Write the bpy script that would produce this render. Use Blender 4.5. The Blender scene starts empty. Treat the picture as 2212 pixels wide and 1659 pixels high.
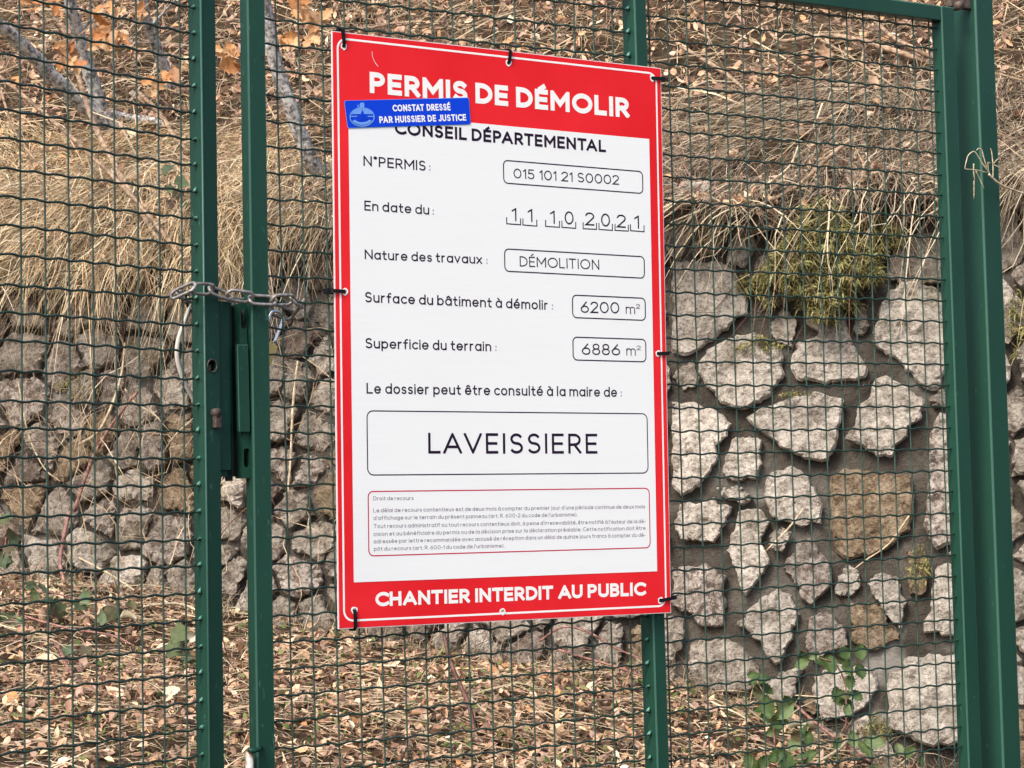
import bpy, bmesh, math, random, mathutils.geometry
import numpy as np
from mathutils import Matrix, Vector, noise as mnoise
random.seed(7)
RNG = np.random.default_rng(11)
SC = bpy.context.scene
COL = SC.collection
PI = math.pi
rad = math.radians

# ------------------------------------------------------------------ camera, sky, sun, exposure
FW, FH, FL = 2212.0, 1659.0, 4900.0           # working frame and focal length, in the same units
PITCH, ROLL = rad(2.66), rad(-1.36)
CAM = np.array([0.0, 0.0, 1.5])
_fw = np.array([0, math.cos(PITCH), math.sin(PITCH)])
_up = np.array([0, -math.sin(PITCH), math.cos(PITCH)])
_rt = np.array([1.0, 0, 0])
_c, _s = math.cos(ROLL), math.sin(ROLL)
RT = _c * _rt + _s * _up
UP = -_s * _rt + _c * _up
cam_data = bpy.data.cameras.new('camera')
cam_data.sensor_width = 36.0
cam_data.lens = FL / FW * 36.0
cam_data.clip_start = 0.05
cam_data.clip_end = 2000
cam = bpy.data.objects.new('camera', cam_data)
COL.objects.link(cam)
cam.matrix_world = Matrix([[RT[0], UP[0], -_fw[0], CAM[0]], [RT[1], UP[1], -_fw[1], CAM[1]],
                           [RT[2], UP[2], -_fw[2], CAM[2]], [0, 0, 0, 1]])
SC.camera = cam

SUN_DIR = Vector((-0.48, -0.75, 0.95)).normalized()      # towards the sun
world = bpy.data.worlds.new('World')
SC.world = world
world.use_nodes = True
wt = world.node_tree
sky = wt.nodes.new('ShaderNodeTexSky')
sky.sky_type = 'NISHITA'
sky.sun_disc = False
sky.sun_elevation = math.asin(SUN_DIR.z)
sky.sun_rotation = math.atan2(SUN_DIR.x, SUN_DIR.y)
sky.air_density = 1.0
sky.dust_density = 4.0
sky.ozone_density = 1.0
wt.links.new(sky.outputs[0], wt.nodes['Background'].inputs[0])
wt.nodes['Background'].inputs[1].default_value = 0.12
sun_data = bpy.data.lights.new('sun', 'SUN')
sun_data.energy = 1.5
sun_data.angle = rad(20)
sun_data.color = (1.0, 0.93, 0.82)
sun = bpy.data.objects.new('sun', sun_data)
COL.objects.link(sun)
sun.rotation_euler = SUN_DIR.to_track_quat('Z', 'Y').to_euler()
SC.view_settings.view_transform = 'Standard'
SC.view_settings.look = 'None'
SC.view_settings.exposure = 1.27
SC.view_settings.gamma = 1.0
SC.view_settings.use_curve_mapping = False
SC.render.engine = 'CYCLES'
SC.cycles.max_bounces = 6

# ------------------------------------------------------------------ frames and sight lines
class Frame:
    """A vertical plane: local x along it, y behind it, z up."""
    def __init__(s, o, a, t, lean=0.0):
        a, t = rad(a), rad(t)
        d = np.array([math.cos(a), math.sin(a), 0]); u = np.array([0, 0, 1.0]); n = np.array([-math.sin(a), math.cos(a), 0])
        if lean:
            u, n = math.cos(lean) * u + math.sin(lean) * n, -math.sin(lean) * u + math.cos(lean) * n
        s.o = np.array(o, float)
        s.A = np.array([math.cos(t) * d + math.sin(t) * u, n, -math.sin(t) * d + math.cos(t) * u])
        M = np.eye(4); M[:3, :3] = s.A.T; M[:3, 3] = s.o
        s.M = Matrix(M.tolist())
    def hit(s, px, py, y=0.0):
        """where the sight line through (px, py) of the survey photo meets the plane: local x, z"""
        d = (px - FW / 2) / FL * RT - (py - FH / 2) / FL * UP + _fw
        c = s.A @ (CAM - s.o); dd = s.A @ d
        return (c + dd * (y - c[1]) / dd[1])
    def world(s, p):
        return s.o + np.asarray(p, float) @ s.A

SIGN = Frame((-0.005, 4.61, 1.817), 32.99, -0.58)
GATE = Frame(SIGN.o + SIGN.A[1] * 0.012, 34.19, 0.28)
LEFT = Frame((-0.5485, 4.2553, 1.817), 51.55, -0.46)
WALL = Frame((-1.87, 8.30, 1.5), -11.3, 0.0, rad(7))

def at(px, py, depth):
    d = (px - FW / 2) / FL * RT - (py - FH / 2) / FL * UP + _fw
    return CAM + d * (depth / d[1])

# ------------------------------------------------------------------ materials
def mat(name, base, rough=0.6, metal=0.0, build=None, spec=0.5):
    m = bpy.data.materials.new(name); m.use_nodes = True
    b = m.node_tree.nodes['Principled BSDF']
    b.inputs['Base Color'].default_value = (*base, 1)
    b.inputs['Roughness'].default_value = rough
    b.inputs['Metallic'].default_value = metal
    b.inputs['Specular IOR Level'].default_value = spec
    if build: build(m.node_tree, b)
    return m
def N(t, kind, **kw):
    n = t.nodes.new(kind)
    for k, v in kw.items(): setattr(n, k, v)
    return n
def noise_tex(t, scale, detail=4, rough=0.55, coord=None):
    n = N(t, 'ShaderNodeTexNoise'); n.inputs['Scale'].default_value = scale
    n.inputs['Detail'].default_value = detail; n.inputs['Roughness'].default_value = rough
    if coord is not None: t.links.new(coord, n.inputs['Vector'])
    return n
def ramp(t, fac, stops, interp='LINEAR'):
    r = N(t, 'ShaderNodeValToRGB'); r.color_ramp.interpolation = interp
    e = r.color_ramp.elements
    while len(e) < len(stops): e.new(0.5)
    for el, (p, c) in zip(e, stops):
        el.position = p; el.color = (*c, 1) if len(c) == 3 else c
    t.links.new(fac, r.inputs[0]); return r
def mix(t, fac, a, b, mode='MIX'):
    m = N(t, 'ShaderNodeMix', data_type='RGBA', blend_type=mode)
    for sock, v in ((0, fac), (6, a), (7, b)):
        if isinstance(v, (int, float)): m.inputs[sock].default_value = v
        elif isinstance(v, tuple): m.inputs[sock].default_value = (*v, 1)
        else: t.links.new(v, m.inputs[sock])
    return m.outputs[2]
def bump(t, b, h, strength, dist, prev=None):
    n = N(t, 'ShaderNodeBump'); n.inputs['Strength'].default_value = strength; n.inputs['Distance'].default_value = dist
    t.links.new(h, n.inputs['Height'])
    if prev is not None: t.links.new(prev, n.inputs['Normal'])
    t.links.new(n.outputs[0], b.inputs['Normal']); return n.outputs[0]
def pos(t):
    return N(t, 'ShaderNodeNewGeometry').outputs['Position']

def green_build(wear):
    def f(t, b):
        p = pos(t)
        mp = N(t, 'ShaderNodeMapping'); mp.inputs['Scale'].default_value = (1, 1, 0.3); t.links.new(p, mp.inputs[0])
        n1 = noise_tex(t, 9, 5, coord=mp.outputs[0])
        c = mix(t, ramp(t, n1.outputs[0], [(0.3, (0, 0, 0)), (0.7, (1, 1, 1))]).outputs[0], (0.010, 0.048, 0.032), (0.015, 0.060, 0.041))
        n2 = noise_tex(t, 95, 6, 0.7, mp.outputs[0])
        sc = ramp(t, n2.outputs[0], [(0.655 - wear * 0.035, (0, 0, 0)), (0.70, (1, 1, 1))])
        c = mix(t, sc.outputs[0], c, (0.055, 0.15, 0.11))
        n3 = noise_tex(t, 34, 4, 0.65, p)
        c = mix(t, ramp(t, n3.outputs[0], [(0.76 - wear * 0.05, (0, 0, 0)), (0.775 - wear * 0.05, (1, 1, 1))]).outputs[0], c, (0.02, 0.022, 0.02))
        t.links.new(c, b.inputs['Base Color'])
        bump(t, b, noise_tex(t, 260, 3, coord=p).outputs[0], 0.12, 0.002)
    return f
M = {}
M['green'] = mat('green_paint', (0.02, 0.09, 0.055), 0.42, spec=0.2, build=green_build(1.0))
M['green_new'] = mat('green_paint_clean', (0.02, 0.09, 0.055), 0.4, spec=0.2, build=green_build(0.0))
def wire_b(t, b):
    n = noise_tex(t, 40, 3, coord=pos(t))
    t.links.new(mix(t, n.outputs[0], (0.005, 0.020, 0.013), (0.014, 0.042, 0.029)), b.inputs['Base Color'])
M['green_edge'] = mat('worn_paint_on_edges', (0.034, 0.105, 0.077), 0.4)
M['wire'] = mat('green_wire_coating', (0.014, 0.05, 0.032), 0.42, build=wire_b)
def vwire_b(t, b):
    n = noise_tex(t, 30, 3, coord=pos(t))
    t.links.new(mix(t, n.outputs[0], (0.018, 0.052, 0.038), (0.042, 0.085, 0.066)), b.inputs['Base Color'])
M['wire_pale'] = mat('green_wire_upright', (0.03, 0.075, 0.055), 0.5, build=vwire_b)
M['bead'] = mat('weld_paint', (0.07, 0.21, 0.155), 0.35)
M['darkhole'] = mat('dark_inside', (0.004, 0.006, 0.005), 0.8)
def red_b(t, b):
    n = noise_tex(t, 3.0, 4, coord=pos(t))
    t.links.new(mix(t, ramp(t, n.outputs[0], [(0.35, (0, 0, 0)), (0.65, (1, 1, 1))]).outputs[0], (0.68, 0.015, 0.022), (0.80, 0.026, 0.034)), b.inputs['Base Color'])
M['red'] = mat('red_print', (0.74, 0.018, 0.026), 0.6, spec=0.08, build=red_b)
def white_b(t, b):
    p = pos(t)
    mp = N(t, 'ShaderNodeMapping'); mp.inputs['Scale'].default_value = (2, 2, 60); t.links.new(p, mp.inputs[0])
    n = noise_tex(t, 4, 4, 0.6, mp.outputs[0])
    n2 = noise_tex(t, 2.2, 4, 0.6, p)
    c = mix(t, n.outputs[0], (0.775, 0.795, 0.795), (0.82, 0.84, 0.84))
    c = mix(t, ramp(t, n2.outputs[0], [(0.5, (0, 0, 0)), (0.8, (0.5, 0.5, 0.5))]).outputs[0], c, (0.755, 0.77, 0.765))
    t.links.new(c, b.inputs['Base Color'])
M['white'] = mat('white_print', (0.81, 0.82, 0.825), 0.5, spec=0.1, build=white_b)
M['white_ink'] = mat('white_lettering', (0.84, 0.84, 0.82), 0.5, spec=0.06)
M['edge'] = mat('board_core', (0.72, 0.62, 0.62), 0.7)
M['ink'] = mat('aubergine_ink', (0.022, 0.010, 0.030), 0.5, spec=0.06)
M['ink_soft'] = mat('grey_ink', (0.23, 0.19, 0.24), 0.5, spec=0.06)
M['ink_lilac'] = mat('lilac_ink', (0.36, 0.25, 0.42), 0.5, spec=0.06)
M['crimson'] = mat('crimson_line', (0.50, 0.02, 0.06), 0.5, spec=0.06)
M['blue'] = mat('blue_sticker', (0.004, 0.05, 0.62), 0.4, spec=0.1)
M['blue_light'] = mat('pale_blue_print', (0.15, 0.33, 0.78), 0.4, spec=0.1)
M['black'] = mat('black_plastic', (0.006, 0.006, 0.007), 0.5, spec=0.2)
def steel_b(t, b):
    n = noise_tex(t, 120, 4, coord=pos(t))
    t.links.new(ramp(t, n.outputs[0], [(0.35, (0.17, 0.155, 0.14)), (0.7, (0.42, 0.40, 0.375))]).outputs[0], b.inputs['Base Color'])
M['steel'] = mat('galvanised_steel', (0.35, 0.34, 0.32), 0.5, 0.45, build=steel_b)
M['chrome'] = mat('shackle_steel', (0.75, 0.78, 0.82), 0.2, 1.0)
M['brass'] = mat('brass', (0.85, 0.60, 0.20), 0.4, 0.1)
def rust_b(t, b):
    n = noise_tex(t, 90, 5, coord=pos(t))
    t.links.new(ramp(t, n.outputs[0], [(0.35, (0.05, 0.04, 0.035)), (0.7, (0.16, 0.11, 0.085))]).outputs[0], b.inputs['Base Color'])
M['rust'] = mat('rusty_iron', (0.1, 0.07, 0.06), 0.7, 0.3, build=rust_b)
def copper_b(t, b):
    n = noise_tex(t, 60, 4, coord=pos(t))
    t.links.new(ramp(t, n.outputs[0], [(0.4, (0.42, 0.22, 0.12)), (0.6, (0.72, 0.66, 0.6))]).outputs[0], b.inputs['Base Color'])
M['bolt'] = mat('rusted_bolt_bar', (0.5, 0.35, 0.25), 0.4, 0.4, build=copper_b)
M['cord'] = mat('white_cord', (0.70, 0.66, 0.58), 0.6)
M['thin_wire'] = mat('thin_tie_wire', (0.42, 0.40, 0.33), 0.45, 0.3)

def island_mat(name, stops, rough=0.75, grain=None, trans=0.0):
    def f(t, b):
        g = N(t, 'ShaderNodeNewGeometry')
        c = ramp(t, g.outputs['Random Per Island'], stops).outputs[0]
        n = noise_tex(t, grain or 60, 3, coord=g.outputs['Position'])
        c = mix(t, 0.35, c, ramp(t, n.outputs[0], [(0.3, (0.25, 0.22, 0.2)), (0.7, (1.25, 1.2, 1.15))]).outputs[0], 'MULTIPLY')
        t.links.new(c, b.inputs['Base Color'])
        if trans:
            tr = N(t, 'ShaderNodeBsdfTranslucent'); t.links.new(c, tr.inputs[0])
            ms = N(t, 'ShaderNodeMixShader'); ms.inputs[0].default_value = trans
            out = t.nodes['Material Output']
            t.links.new(b.outputs[0], ms.inputs[1]); t.links.new(tr.outputs[0], ms.inputs[2]); t.links.new(ms.outputs[0], out.inputs[0])
    return mat(name, stops[0][1], rough, build=f, spec=0.25)
M['hay'] = island_mat('dry_grass_blades', [(0, (0.161, 0.111, 0.068)), (0.2, (0.345, 0.253, 0.161)), (0.45, (0.530, 0.400, 0.259)), (0.7, (0.640, 0.505, 0.332)), (0.8, (0.308, 0.234, 0.178)), (0.92, (0.813, 0.690, 0.493)), (1, (0.209, 0.222, 0.086))], trans=0.1)
M['hay_gold'] = island_mat('golden_hay', [(0, (0.264, 0.191, 0.112)), (0.25, (0.581, 0.436, 0.264)), (0.6, (0.818, 0.640, 0.409)), (0.8, (0.436, 0.330, 0.224)), (0.93, (0.850, 0.792, 0.554)), (1, (0.528, 0.502, 0.224))], trans=0.1)
M['hay_grey'] = island_mat('grey_straw', [(0, (0.113, 0.091, 0.068)), (0.3, (0.284, 0.227, 0.171)), (0.6, (0.454, 0.375, 0.278)), (0.8, (0.227, 0.181, 0.141)), (0.93, (0.680, 0.590, 0.443)), (1, (0.181, 0.193, 0.085))], trans=0.08)
M['twigs'] = island_mat('dark_twigs', [(0, (0.05, 0.035, 0.028)), (0.4, (0.14, 0.09, 0.065)), (0.7, (0.22, 0.11, 0.085)), (1, (0.30, 0.24, 0.19))])
M['straw_mix'] = island_mat('pale_loose_straw', [(0, (0.368, 0.285, 0.184)), (0.4, (0.607, 0.506, 0.340)), (1, (0.736, 0.662, 0.497))], trans=.2)
M['litter'] = island_mat('fallen_leaves', [(0, (0.130, 0.078, 0.058)), (0.2, (0.389, 0.233, 0.156)), (0.4, (0.675, 0.441, 0.273)), (0.6, (0.311, 0.208, 0.168)), (0.75, (0.546, 0.363, 0.286)), (0.88, (0.850, 0.636, 0.441)), (0.95, (0.649, 0.311, 0.130)), (1, (0.850, 0.850, 0.649))], trans=0.1)
M['beech'] = island_mat('orange_dry_leaf', [(0, (0.594, 0.297, 0.108)), (0.5, (0.720, 0.450, 0.207)), (1, (0.756, 0.558, 0.342))], trans=0.35)
def objrand_mat(name, stops, trans=0.3, rough=0.6):
    def f(t, b):
        o = N(t, 'ShaderNodeObjectInfo')
        c = ramp(t, o.outputs['Random'], stops).outputs[0]
        n = noise_tex(t, 70, 3, coord=pos(t))
        c = mix(t, 0.5, c, ramp(t, n.outputs[0], [(0.3, (0.5, 0.5, 0.5)), (0.7, (1.2, 1.2, 1.2))]).outputs[0], 'MULTIPLY')
        t.links.new(c, b.inputs['Base Color'])
        tr = N(t, 'ShaderNodeBsdfTranslucent'); t.links.new(c, tr.inputs[0])
        ms = N(t, 'ShaderNodeMixShader'); ms.inputs[0].default_value = trans
        t.links.new(b.outputs[0], ms.inputs[1]); t.links.new(tr.outputs[0], ms.inputs[2]); t.links.new(ms.outputs[0], t.nodes['Material Output'].inputs[0])
    return mat(name, stops[0][1], rough, build=f, spec=0.3)
M['oak_leaf'] = objrand_mat('dry_oak_leaf', [(0, (0.46, 0.19, 0.07)), (0.4, (0.62, 0.33, 0.14)), (0.75, (0.74, 0.52, 0.31)), (1, (0.34, 0.15, 0.07))])
M['green_leaf'] = objrand_mat('bramble_leaf', [(0, (0.05, 0.095, 0.025)), (0.5, (0.10, 0.155, 0.05)), (0.85, (0.17, 0.23, 0.10)), (1, (0.13, 0.09, 0.045))])
M['ivy_leaf'] = objrand_mat('ivy_leaf', [(0, (0.06, 0.09, 0.045)), (0.5, (0.13, 0.18, 0.10)), (0.8, (0.10, 0.13, 0.05)), (1, (0.14, 0.08, 0.07))])
M['pale_leaf'] = mat('bleached_leaf', (0.50, 0.46, 0.33), 0.6)
M['moss'] = island_mat('moss_fronds', [(0, (0.060, 0.066, 0.019)), (0.4, (0.180, 0.174, 0.060)), (0.8, (0.324, 0.300, 0.120)), (1, (0.192, 0.132, 0.060))], grain=90)
def bark_b(dark, light):
    def f(t, b):
        p = pos(t); n = noise_tex(t, 45, 7, 0.75, p)
        t.links.new(ramp(t, n.outputs[0], [(0.41, dark), (0.5, tuple((a + c) / 2 for a, c in zip(dark, light))), (0.58, light)]).outputs[0], b.inputs['Base Color'])
        bump(t, b, noise_tex(t, 55, 6, 0.7, p).outputs[0], 0.6, 0.008)
    return f
M['bark'] = mat('lichened_bark', (0.4, 0.37, 0.33), 0.85, build=bark_b((0.08, 0.07, 0.06), (0.56, 0.54, 0.52)))
M['bark_brown'] = mat('brown_bark', (0.25, 0.17, 0.1), 0.8, build=bark_b((0.12, 0.08, 0.05), (0.42, 0.29, 0.19)))
M['cane'] = mat('red_bramble_cane', (0.2, 0.08, 0.06), 0.6, build=bark_b((0.10, 0.035, 0.03), (0.36, 0.19, 0.15)))
M['dark_stem'] = mat('dark_reddish_stem', (0.08, 0.035, 0.025), 0.6, build=bark_b((0.045, 0.02, 0.015), (0.14, 0.06, 0.045)))
M['straw'] = mat('pale_straw', (0.72, 0.60, 0.38), 0.6, build=bark_b((0.34, 0.26, 0.16), (0.62, 0.53, 0.37)))

def stone_mat(name, lo, mid, hi, speck=None, moss=0.0):
    def f(t, b):
        p = pos(t); o = N(t, 'ShaderNodeObjectInfo')
        n = noise_tex(t, 20, 8, 0.78, p)
        c = ramp(t, n.outputs[0], [(0.36, lo), (0.5, mid), (0.66, hi)]).outputs[0]
        n2 = noise_tex(t, 75, 5, 0.75, p)
        c = mix(t, 0.75, c, ramp(t, n2.outputs[0], [(0.38, (0.30, 0.27, 0.24)), (0.49, (1.0, 1.0, 1.0)), (0.7, (1.2, 1.2, 1.2))]).outputs[0], 'MULTIPLY')
        v = N(t, 'ShaderNodeMath', operation='MULTIPLY_ADD'); t.links.new(o.outputs['Random'], v.inputs[0]); v.inputs[1].default_value = 0.35; v.inputs[2].default_value = 0.80
        cc = N(t, 'ShaderNodeCombineColor')
        for i in range(3): t.links.new(v.outputs[0], cc.inputs[i])
        c = mix(t, 1.0, c, cc.outputs[0], 'MULTIPLY')
        if speck:
            n3 = noise_tex(t, 38, 5, 0.7, p)
            c = mix(t, ramp(t, n3.outputs[0], [(0.50, (0, 0, 0)), (0.58, (1, 1, 1))]).outputs[0], c, speck)
        n4 = noise_tex(t, 3.1, 4, 0.6, p)
        c = mix(t, ramp(t, n4.outputs[0], [(0.60, (0, 0, 0)), (0.72, (0.75, 0.75, 0.75))]).outputs[0], c, (0.17, 0.14, 0.085))
        t.links.new(c, b.inputs['Base Color'])
        h = noise_tex(t, 34, 8, 0.72, p)
        k = bump(t, b, h.outputs[0], 1.0, 0.035)
        bump(t, b, noise_tex(t, 170, 4, 0.6, p).outputs[0], 0.5, 0.004, k)
    return mat(name, mid, 0.9, build=f, spec=0.2)
M['stone_light'] = stone_mat('pale_granite', (0.25, 0.21, 0.17), (0.56, 0.50, 0.43), (0.76, 0.70, 0.62))
M['stone_grey'] = stone_mat('grey_stone', (0.15, 0.125, 0.10), (0.38, 0.33, 0.275), (0.60, 0.54, 0.465))
M['stone_ochre'] = stone_mat('ochre_stone', (0.13, 0.09, 0.055), (0.29, 0.215, 0.14), (0.48, 0.39, 0.28))
M['stone_dark'] = stone_mat('purple_brown_stone', (0.13, 0.10, 0.082), (0.25, 0.20, 0.165), (0.40, 0.34, 0.29))
M['stone_speck'] = stone_mat('speckled_stone', (0.30, 0.255, 0.215), (0.46, 0.40, 0.345), (0.6, 0.54, 0.48), speck=(0.17, 0.125, 0.105))
def mortar_b(t, b):
    p = pos(t); n = noise_tex(t, 5, 6, 0.6, p)
    c = ramp(t, n.outputs[0], [(0.3, (0.045, 0.038, 0.031)), (0.52, (0.092, 0.080, 0.066)), (0.70, (0.18, 0.162, 0.14))]).outputs[0]
    n3 = noise_tex(t, 2.3, 3, 0.6, p)
    c = mix(t, ramp(t, n3.outputs[0], [(0.63, (0, 0, 0)), (0.68, (0.9, 0.9, 0.9))]).outputs[0], c, (0.30, 0.28, 0.25))
    t.links.new(c, b.inputs['Base Color'])
    bump(t, b, noise_tex(t, 28, 8, 0.72, p).outputs[0], 1.0, 0.03)
M['mortar'] = mat('mortar', (0.14, 0.12, 0.095), 0.95, build=mortar_b, spec=0.1)
def soil_b(t, b):
    p = pos(t); n = noise_tex(t, 12, 8, 0.7, p)
    c = ramp(t, n.outputs[0], [(0.3, (0.018, 0.012, 0.008)), (0.55, (0.06, 0.042, 0.027)), (0.75, (0.15, 0.105, 0.065))]).outputs[0]
    t.links.new(c, b.inputs['Base Color'])
    bump(t, b, noise_tex(t, 40, 6, 0.7, p).outputs[0], 0.8, 0.02)
M['soil'] = mat('soil_and_humus', (0.12, 0.085, 0.055), 0.95, build=soil_b, spec=0.1)

# ------------------------------------------------------------------ object helpers
def props(o, label=None, cat=None, group=None, kind=None):
    if label: o['label'] = label
    if cat: o['category'] = cat
    if group: o['group'] = group
    if kind: o['kind'] = kind
    return o
def link(name, me, m, parent=None, loc=None):
    o = bpy.data.objects.new(name, me); COL.objects.link(o)
    if m is not None and len(me.materials) == 0:
        me.materials.append(M[m] if isinstance(m, str) else m)
    if parent is not None: o.parent = parent
    if loc is not None: o.location = loc
    return o
def empty(name, matrix, label, cat, group=None):
    o = bpy.data.objects.new(name, None); COL.objects.link(o); o.empty_display_size = 0.1
    o.matrix_world = matrix if isinstance(matrix, Matrix) else Matrix.Translation(Vector(matrix))
    return props(o, label, cat, group)
def mesh_np(name, verts, faces, smooth=False):
    verts = np.asarray(verts, np.float32)
    me = bpy.data.meshes.new(name)
    if isinstance(faces, np.ndarray):
        n, k = faces.shape
        me.vertices.add(len(verts)); me.vertices.foreach_set('co', verts.ravel())
        me.loops.add(n * k); me.loops.foreach_set('vertex_index', faces.astype(np.int32).ravel())
        me.polygons.add(n); me.polygons.foreach_set('loop_start', np.arange(0, n * k, k, dtype=np.int32))
        me.update(calc_edges=True)
    else:
        me.from_pydata([tuple(v) for v in verts.tolist()], [], faces); me.update()
    if smooth: me.polygons.foreach_set('use_smooth', np.ones(len(me.polygons), bool))
    return me
def bm_mesh(name, bm, smooth=False):
    me = bpy.data.meshes.new(name); bmesh.ops.recalc_face_normals(bm, faces=bm.faces)
    if smooth:
        for f in bm.faces: f.smooth = True
    bm.to_mesh(me); bm.free(); return me
def box_bm(bm, x0, x1, y0, y1, z0, z1, shear=(0, 0), bevel=0.0, seg=2):
    """box; shear = x offset at the bottom and at the top"""
    v = [bm.verts.new((x + (shear[0] if z == z0 else shear[1]), y, z)) for z in (z0, z1) for y in (y0, y1) for x in (x0, x1)]
    fs = [bm.faces.new([v[i] for i in f]) for f in ((0, 1, 3, 2), (4, 6, 7, 5), (0, 4, 5, 1), (2, 3, 7, 6), (0, 2, 6, 4), (1, 5, 7, 3))]
    if bevel:
        es = {e for f in fs for e in f.edges}
        r = bmesh.ops.bevel(bm, geom=list(es), offset=bevel, segments=seg, profile=0.5, affect='EDGES')
    return bm
def box(name, b, m, parent, bevel=0.0025, shear=(0, 0)):
    bm = bmesh.new(); box_bm(bm, *b, shear=shear, bevel=bevel)
    o = link(name, bm_mesh(name, bm), m, parent)
    if m in ('green', 'green_new') and bevel >= .0015: wear_edges(o)
    return o
def wear_edges(o):
    me = o.data; me.materials.append(M['green_edge'])
    for p in me.polygons:
        n = p.normal
        if max(abs(n.x), abs(n.y), abs(n.z)) < 0.985 and abs(n.z) < .5: p.material_index = 1
def tube_arrays(pts, r, k=6, cap=True):
    P = np.asarray(pts, float); n = len(P); r = np.broadcast_to(np.asarray(r, float), (n,))
    T = np.gradient(P, axis=0); T /= np.linalg.norm(T, axis=1)[:, None] + 1e-12
    ref = np.array([0, 0, 1.0]) if abs(T[0][2]) < 0.9 else np.array([1.0, 0, 0])
    u = np.cross(T[0], ref); u /= np.linalg.norm(u); V = []
    for i in range(n):
        u = u - T[i] * (u @ T[i]); u /= np.linalg.norm(u); w = np.cross(T[i], u)
        for j in range(k):
            a = 2 * PI * j / k; V.append(P[i] + r[i] * (math.cos(a) * u + math.sin(a) * w))
    F = [(i * k + j, i * k + (j + 1) % k, (i + 1) * k + (j + 1) % k, (i + 1) * k + j) for i in range(n - 1) for j in range(k)]
    if cap: F += [tuple(range(k - 1, -1, -1)), tuple((n - 1) * k + j for j in range(k))]
    return V, F
def tube(name, pts, r, m, parent=None, k=6, smooth=True, curve=0, wob=0.0):
    P = np.asarray(pts, float)
    if curve: P = spline(P, curve)
    if wob:
        P = P + RNG.normal(0, wob, P.shape)
    if np.ndim(r): r = np.interp(np.linspace(0, 1, len(P)), np.linspace(0, 1, len(r)), r)
    V, F = tube_arrays(P, r, k)
    return link(name, mesh_np(name, V, F, smooth), m, parent)
def spline(P, sub):
    P = np.asarray(P, float); Q = np.vstack([2 * P[0] - P[1], P, 2 * P[-1] - P[-2]]); out = []
    for i in range(1, len(Q) - 2):
        for t in np.linspace(0, 1, sub, endpoint=False):
            a, b, c, d = Q[i - 1], Q[i], Q[i + 1], Q[i + 2]
            out.append(0.5 * (2 * b + (c - a) * t + (2 * a - 5 * b + 4 * c - d) * t * t + (3 * b - a - 3 * c + d) * t ** 3))
    out.append(P[-1]); return np.array(out)
def plate(outline, holes, thick, bevel=0.0):
    """flat plate in local x-z, front at y=0, back at y=thick, with real holes"""
    bm = bmesh.new(); es = []
    for loop in [outline] + holes:
        vs = [bm.verts.new((x, 0, z)) for x, z in loop]
        es += [bm.edges.new((vs[i], vs[(i + 1) % len(vs)])) for i in range(len(vs))]
    bmesh.ops.triangle_fill(bm, use_beauty=True, use_dissolve=False, edges=es)
    fs = list(bm.faces)
    g = bmesh.ops.extrude_face_region(bm, geom=fs)
    for e in g['geom']:
        if isinstance(e, bmesh.types.BMVert): e.co.y += thick
    return bm
def circ(cx, cz, rx, rz=None, n=16, a0=0.0):
    rz = rx if rz is None else rz
    return [(cx + rx * math.cos(a0 + 2 * PI * i / n), cz + rz * math.sin(a0 + 2 * PI * i / n)) for i in range(n)]
def slot(cx, cz, w, h, n=8):
    r = w / 2; o = []
    for i in range(n + 1): a = PI * i / n; o.append((cx + r * math.cos(a), cz + h / 2 - r + r * math.sin(a)))
    for i in range(n + 1): a = PI + PI * i / n; o.append((cx + r * math.cos(a), cz - h / 2 + r + r * math.sin(a)))
    return o

# ------------------------------------------------------------------ terrain
def wall_y(x): return 8.30 - (np.clip(x, -6, 6) + 1.87) * 0.2
def wob(x, y):
    return (0.035 * np.sin(2.1 * x + 1.3 * y + 1) + 0.03 * np.sin(3.7 * y - 2.3 * x) + 0.018 * np.sin(7.3 * x + 2) * np.sin(6.1 * y) + 0.010 * np.sin(17 * x + 3 * y) * np.sin(13 * y - 4 * x))
def sstep(a, b, v):
    t = np.clip((v - a) / (b - a), 0, 1); return t * t * (3 - 2 * t)
_gn = GATE.A[1]
def ground_z(x, y):
    x = np.asarray(x, float); y = np.asarray(y, float)
    v = y - wall_y(x)
    xc = np.clip(x, -6, 6)
    low = 1.22 + 0.20 * (y - 8.3) - 0.11 * (xc + 1.87) - 0.22 * np.clip(xc - 0.40, 0, 3) + 0.5 * wob(x, y)
    s = (x - GATE.o[0]) * _gn[0] + (y - GATE.o[1]) * _gn[1]
    low = low * sstep(0.08, 1.15, s) * sstep(-12, -3, x + 0 * y) + 0
    low = np.where(s <= 0.08, 0.0, low)
    up = 2.50 + 0.78 * np.clip(v - 0.12, 0, 6) + 0.35 * np.clip(v - 6.12, 0, 40) + 1.0 * wob(x, y) * sstep(0.1, 0.5, v)
    k = sstep(0.10, 0.26, v)
    return low * (1 - k) + up * k
xs = np.unique(np.concatenate([np.linspace(-150, -6, 25), np.linspace(-6, -3.2, 20), np.linspace(-3.2, 3.2, 110), np.linspace(3.2, 6, 20), np.linspace(6, 150, 25)]))
vs = np.unique(np.concatenate([np.linspace(-160, -9, 30), np.linspace(-9, -4.2, 20), np.linspace(-4.2, 0.08, 80), np.linspace(0.08, 0.3, 8), np.linspace(0.3, 3.5, 60), np.linspace(3.5, 10, 14), np.linspace(10, 160, 24)]))
X, Vv = np.meshgrid(xs, vs); Y = Vv + wall_y(X); Z = ground_z(X, Y)
nx, nv = len(xs), len(vs)
idx = np.arange(nx * nv).reshape(nv, nx)
F = np.stack([idx[:-1, :-1], idx[:-1, 1:], idx[1:, 1:], idx[1:, :-1]], -1).reshape(-1, 4)
o = link('ground', mesh_np('ground', np.stack([X, Y, Z], -1).reshape(-1, 3), F, True), 'soil')
props(o, 'brown earth sloping up behind the gate and rising above the stone wall', kind='structure')

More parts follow.
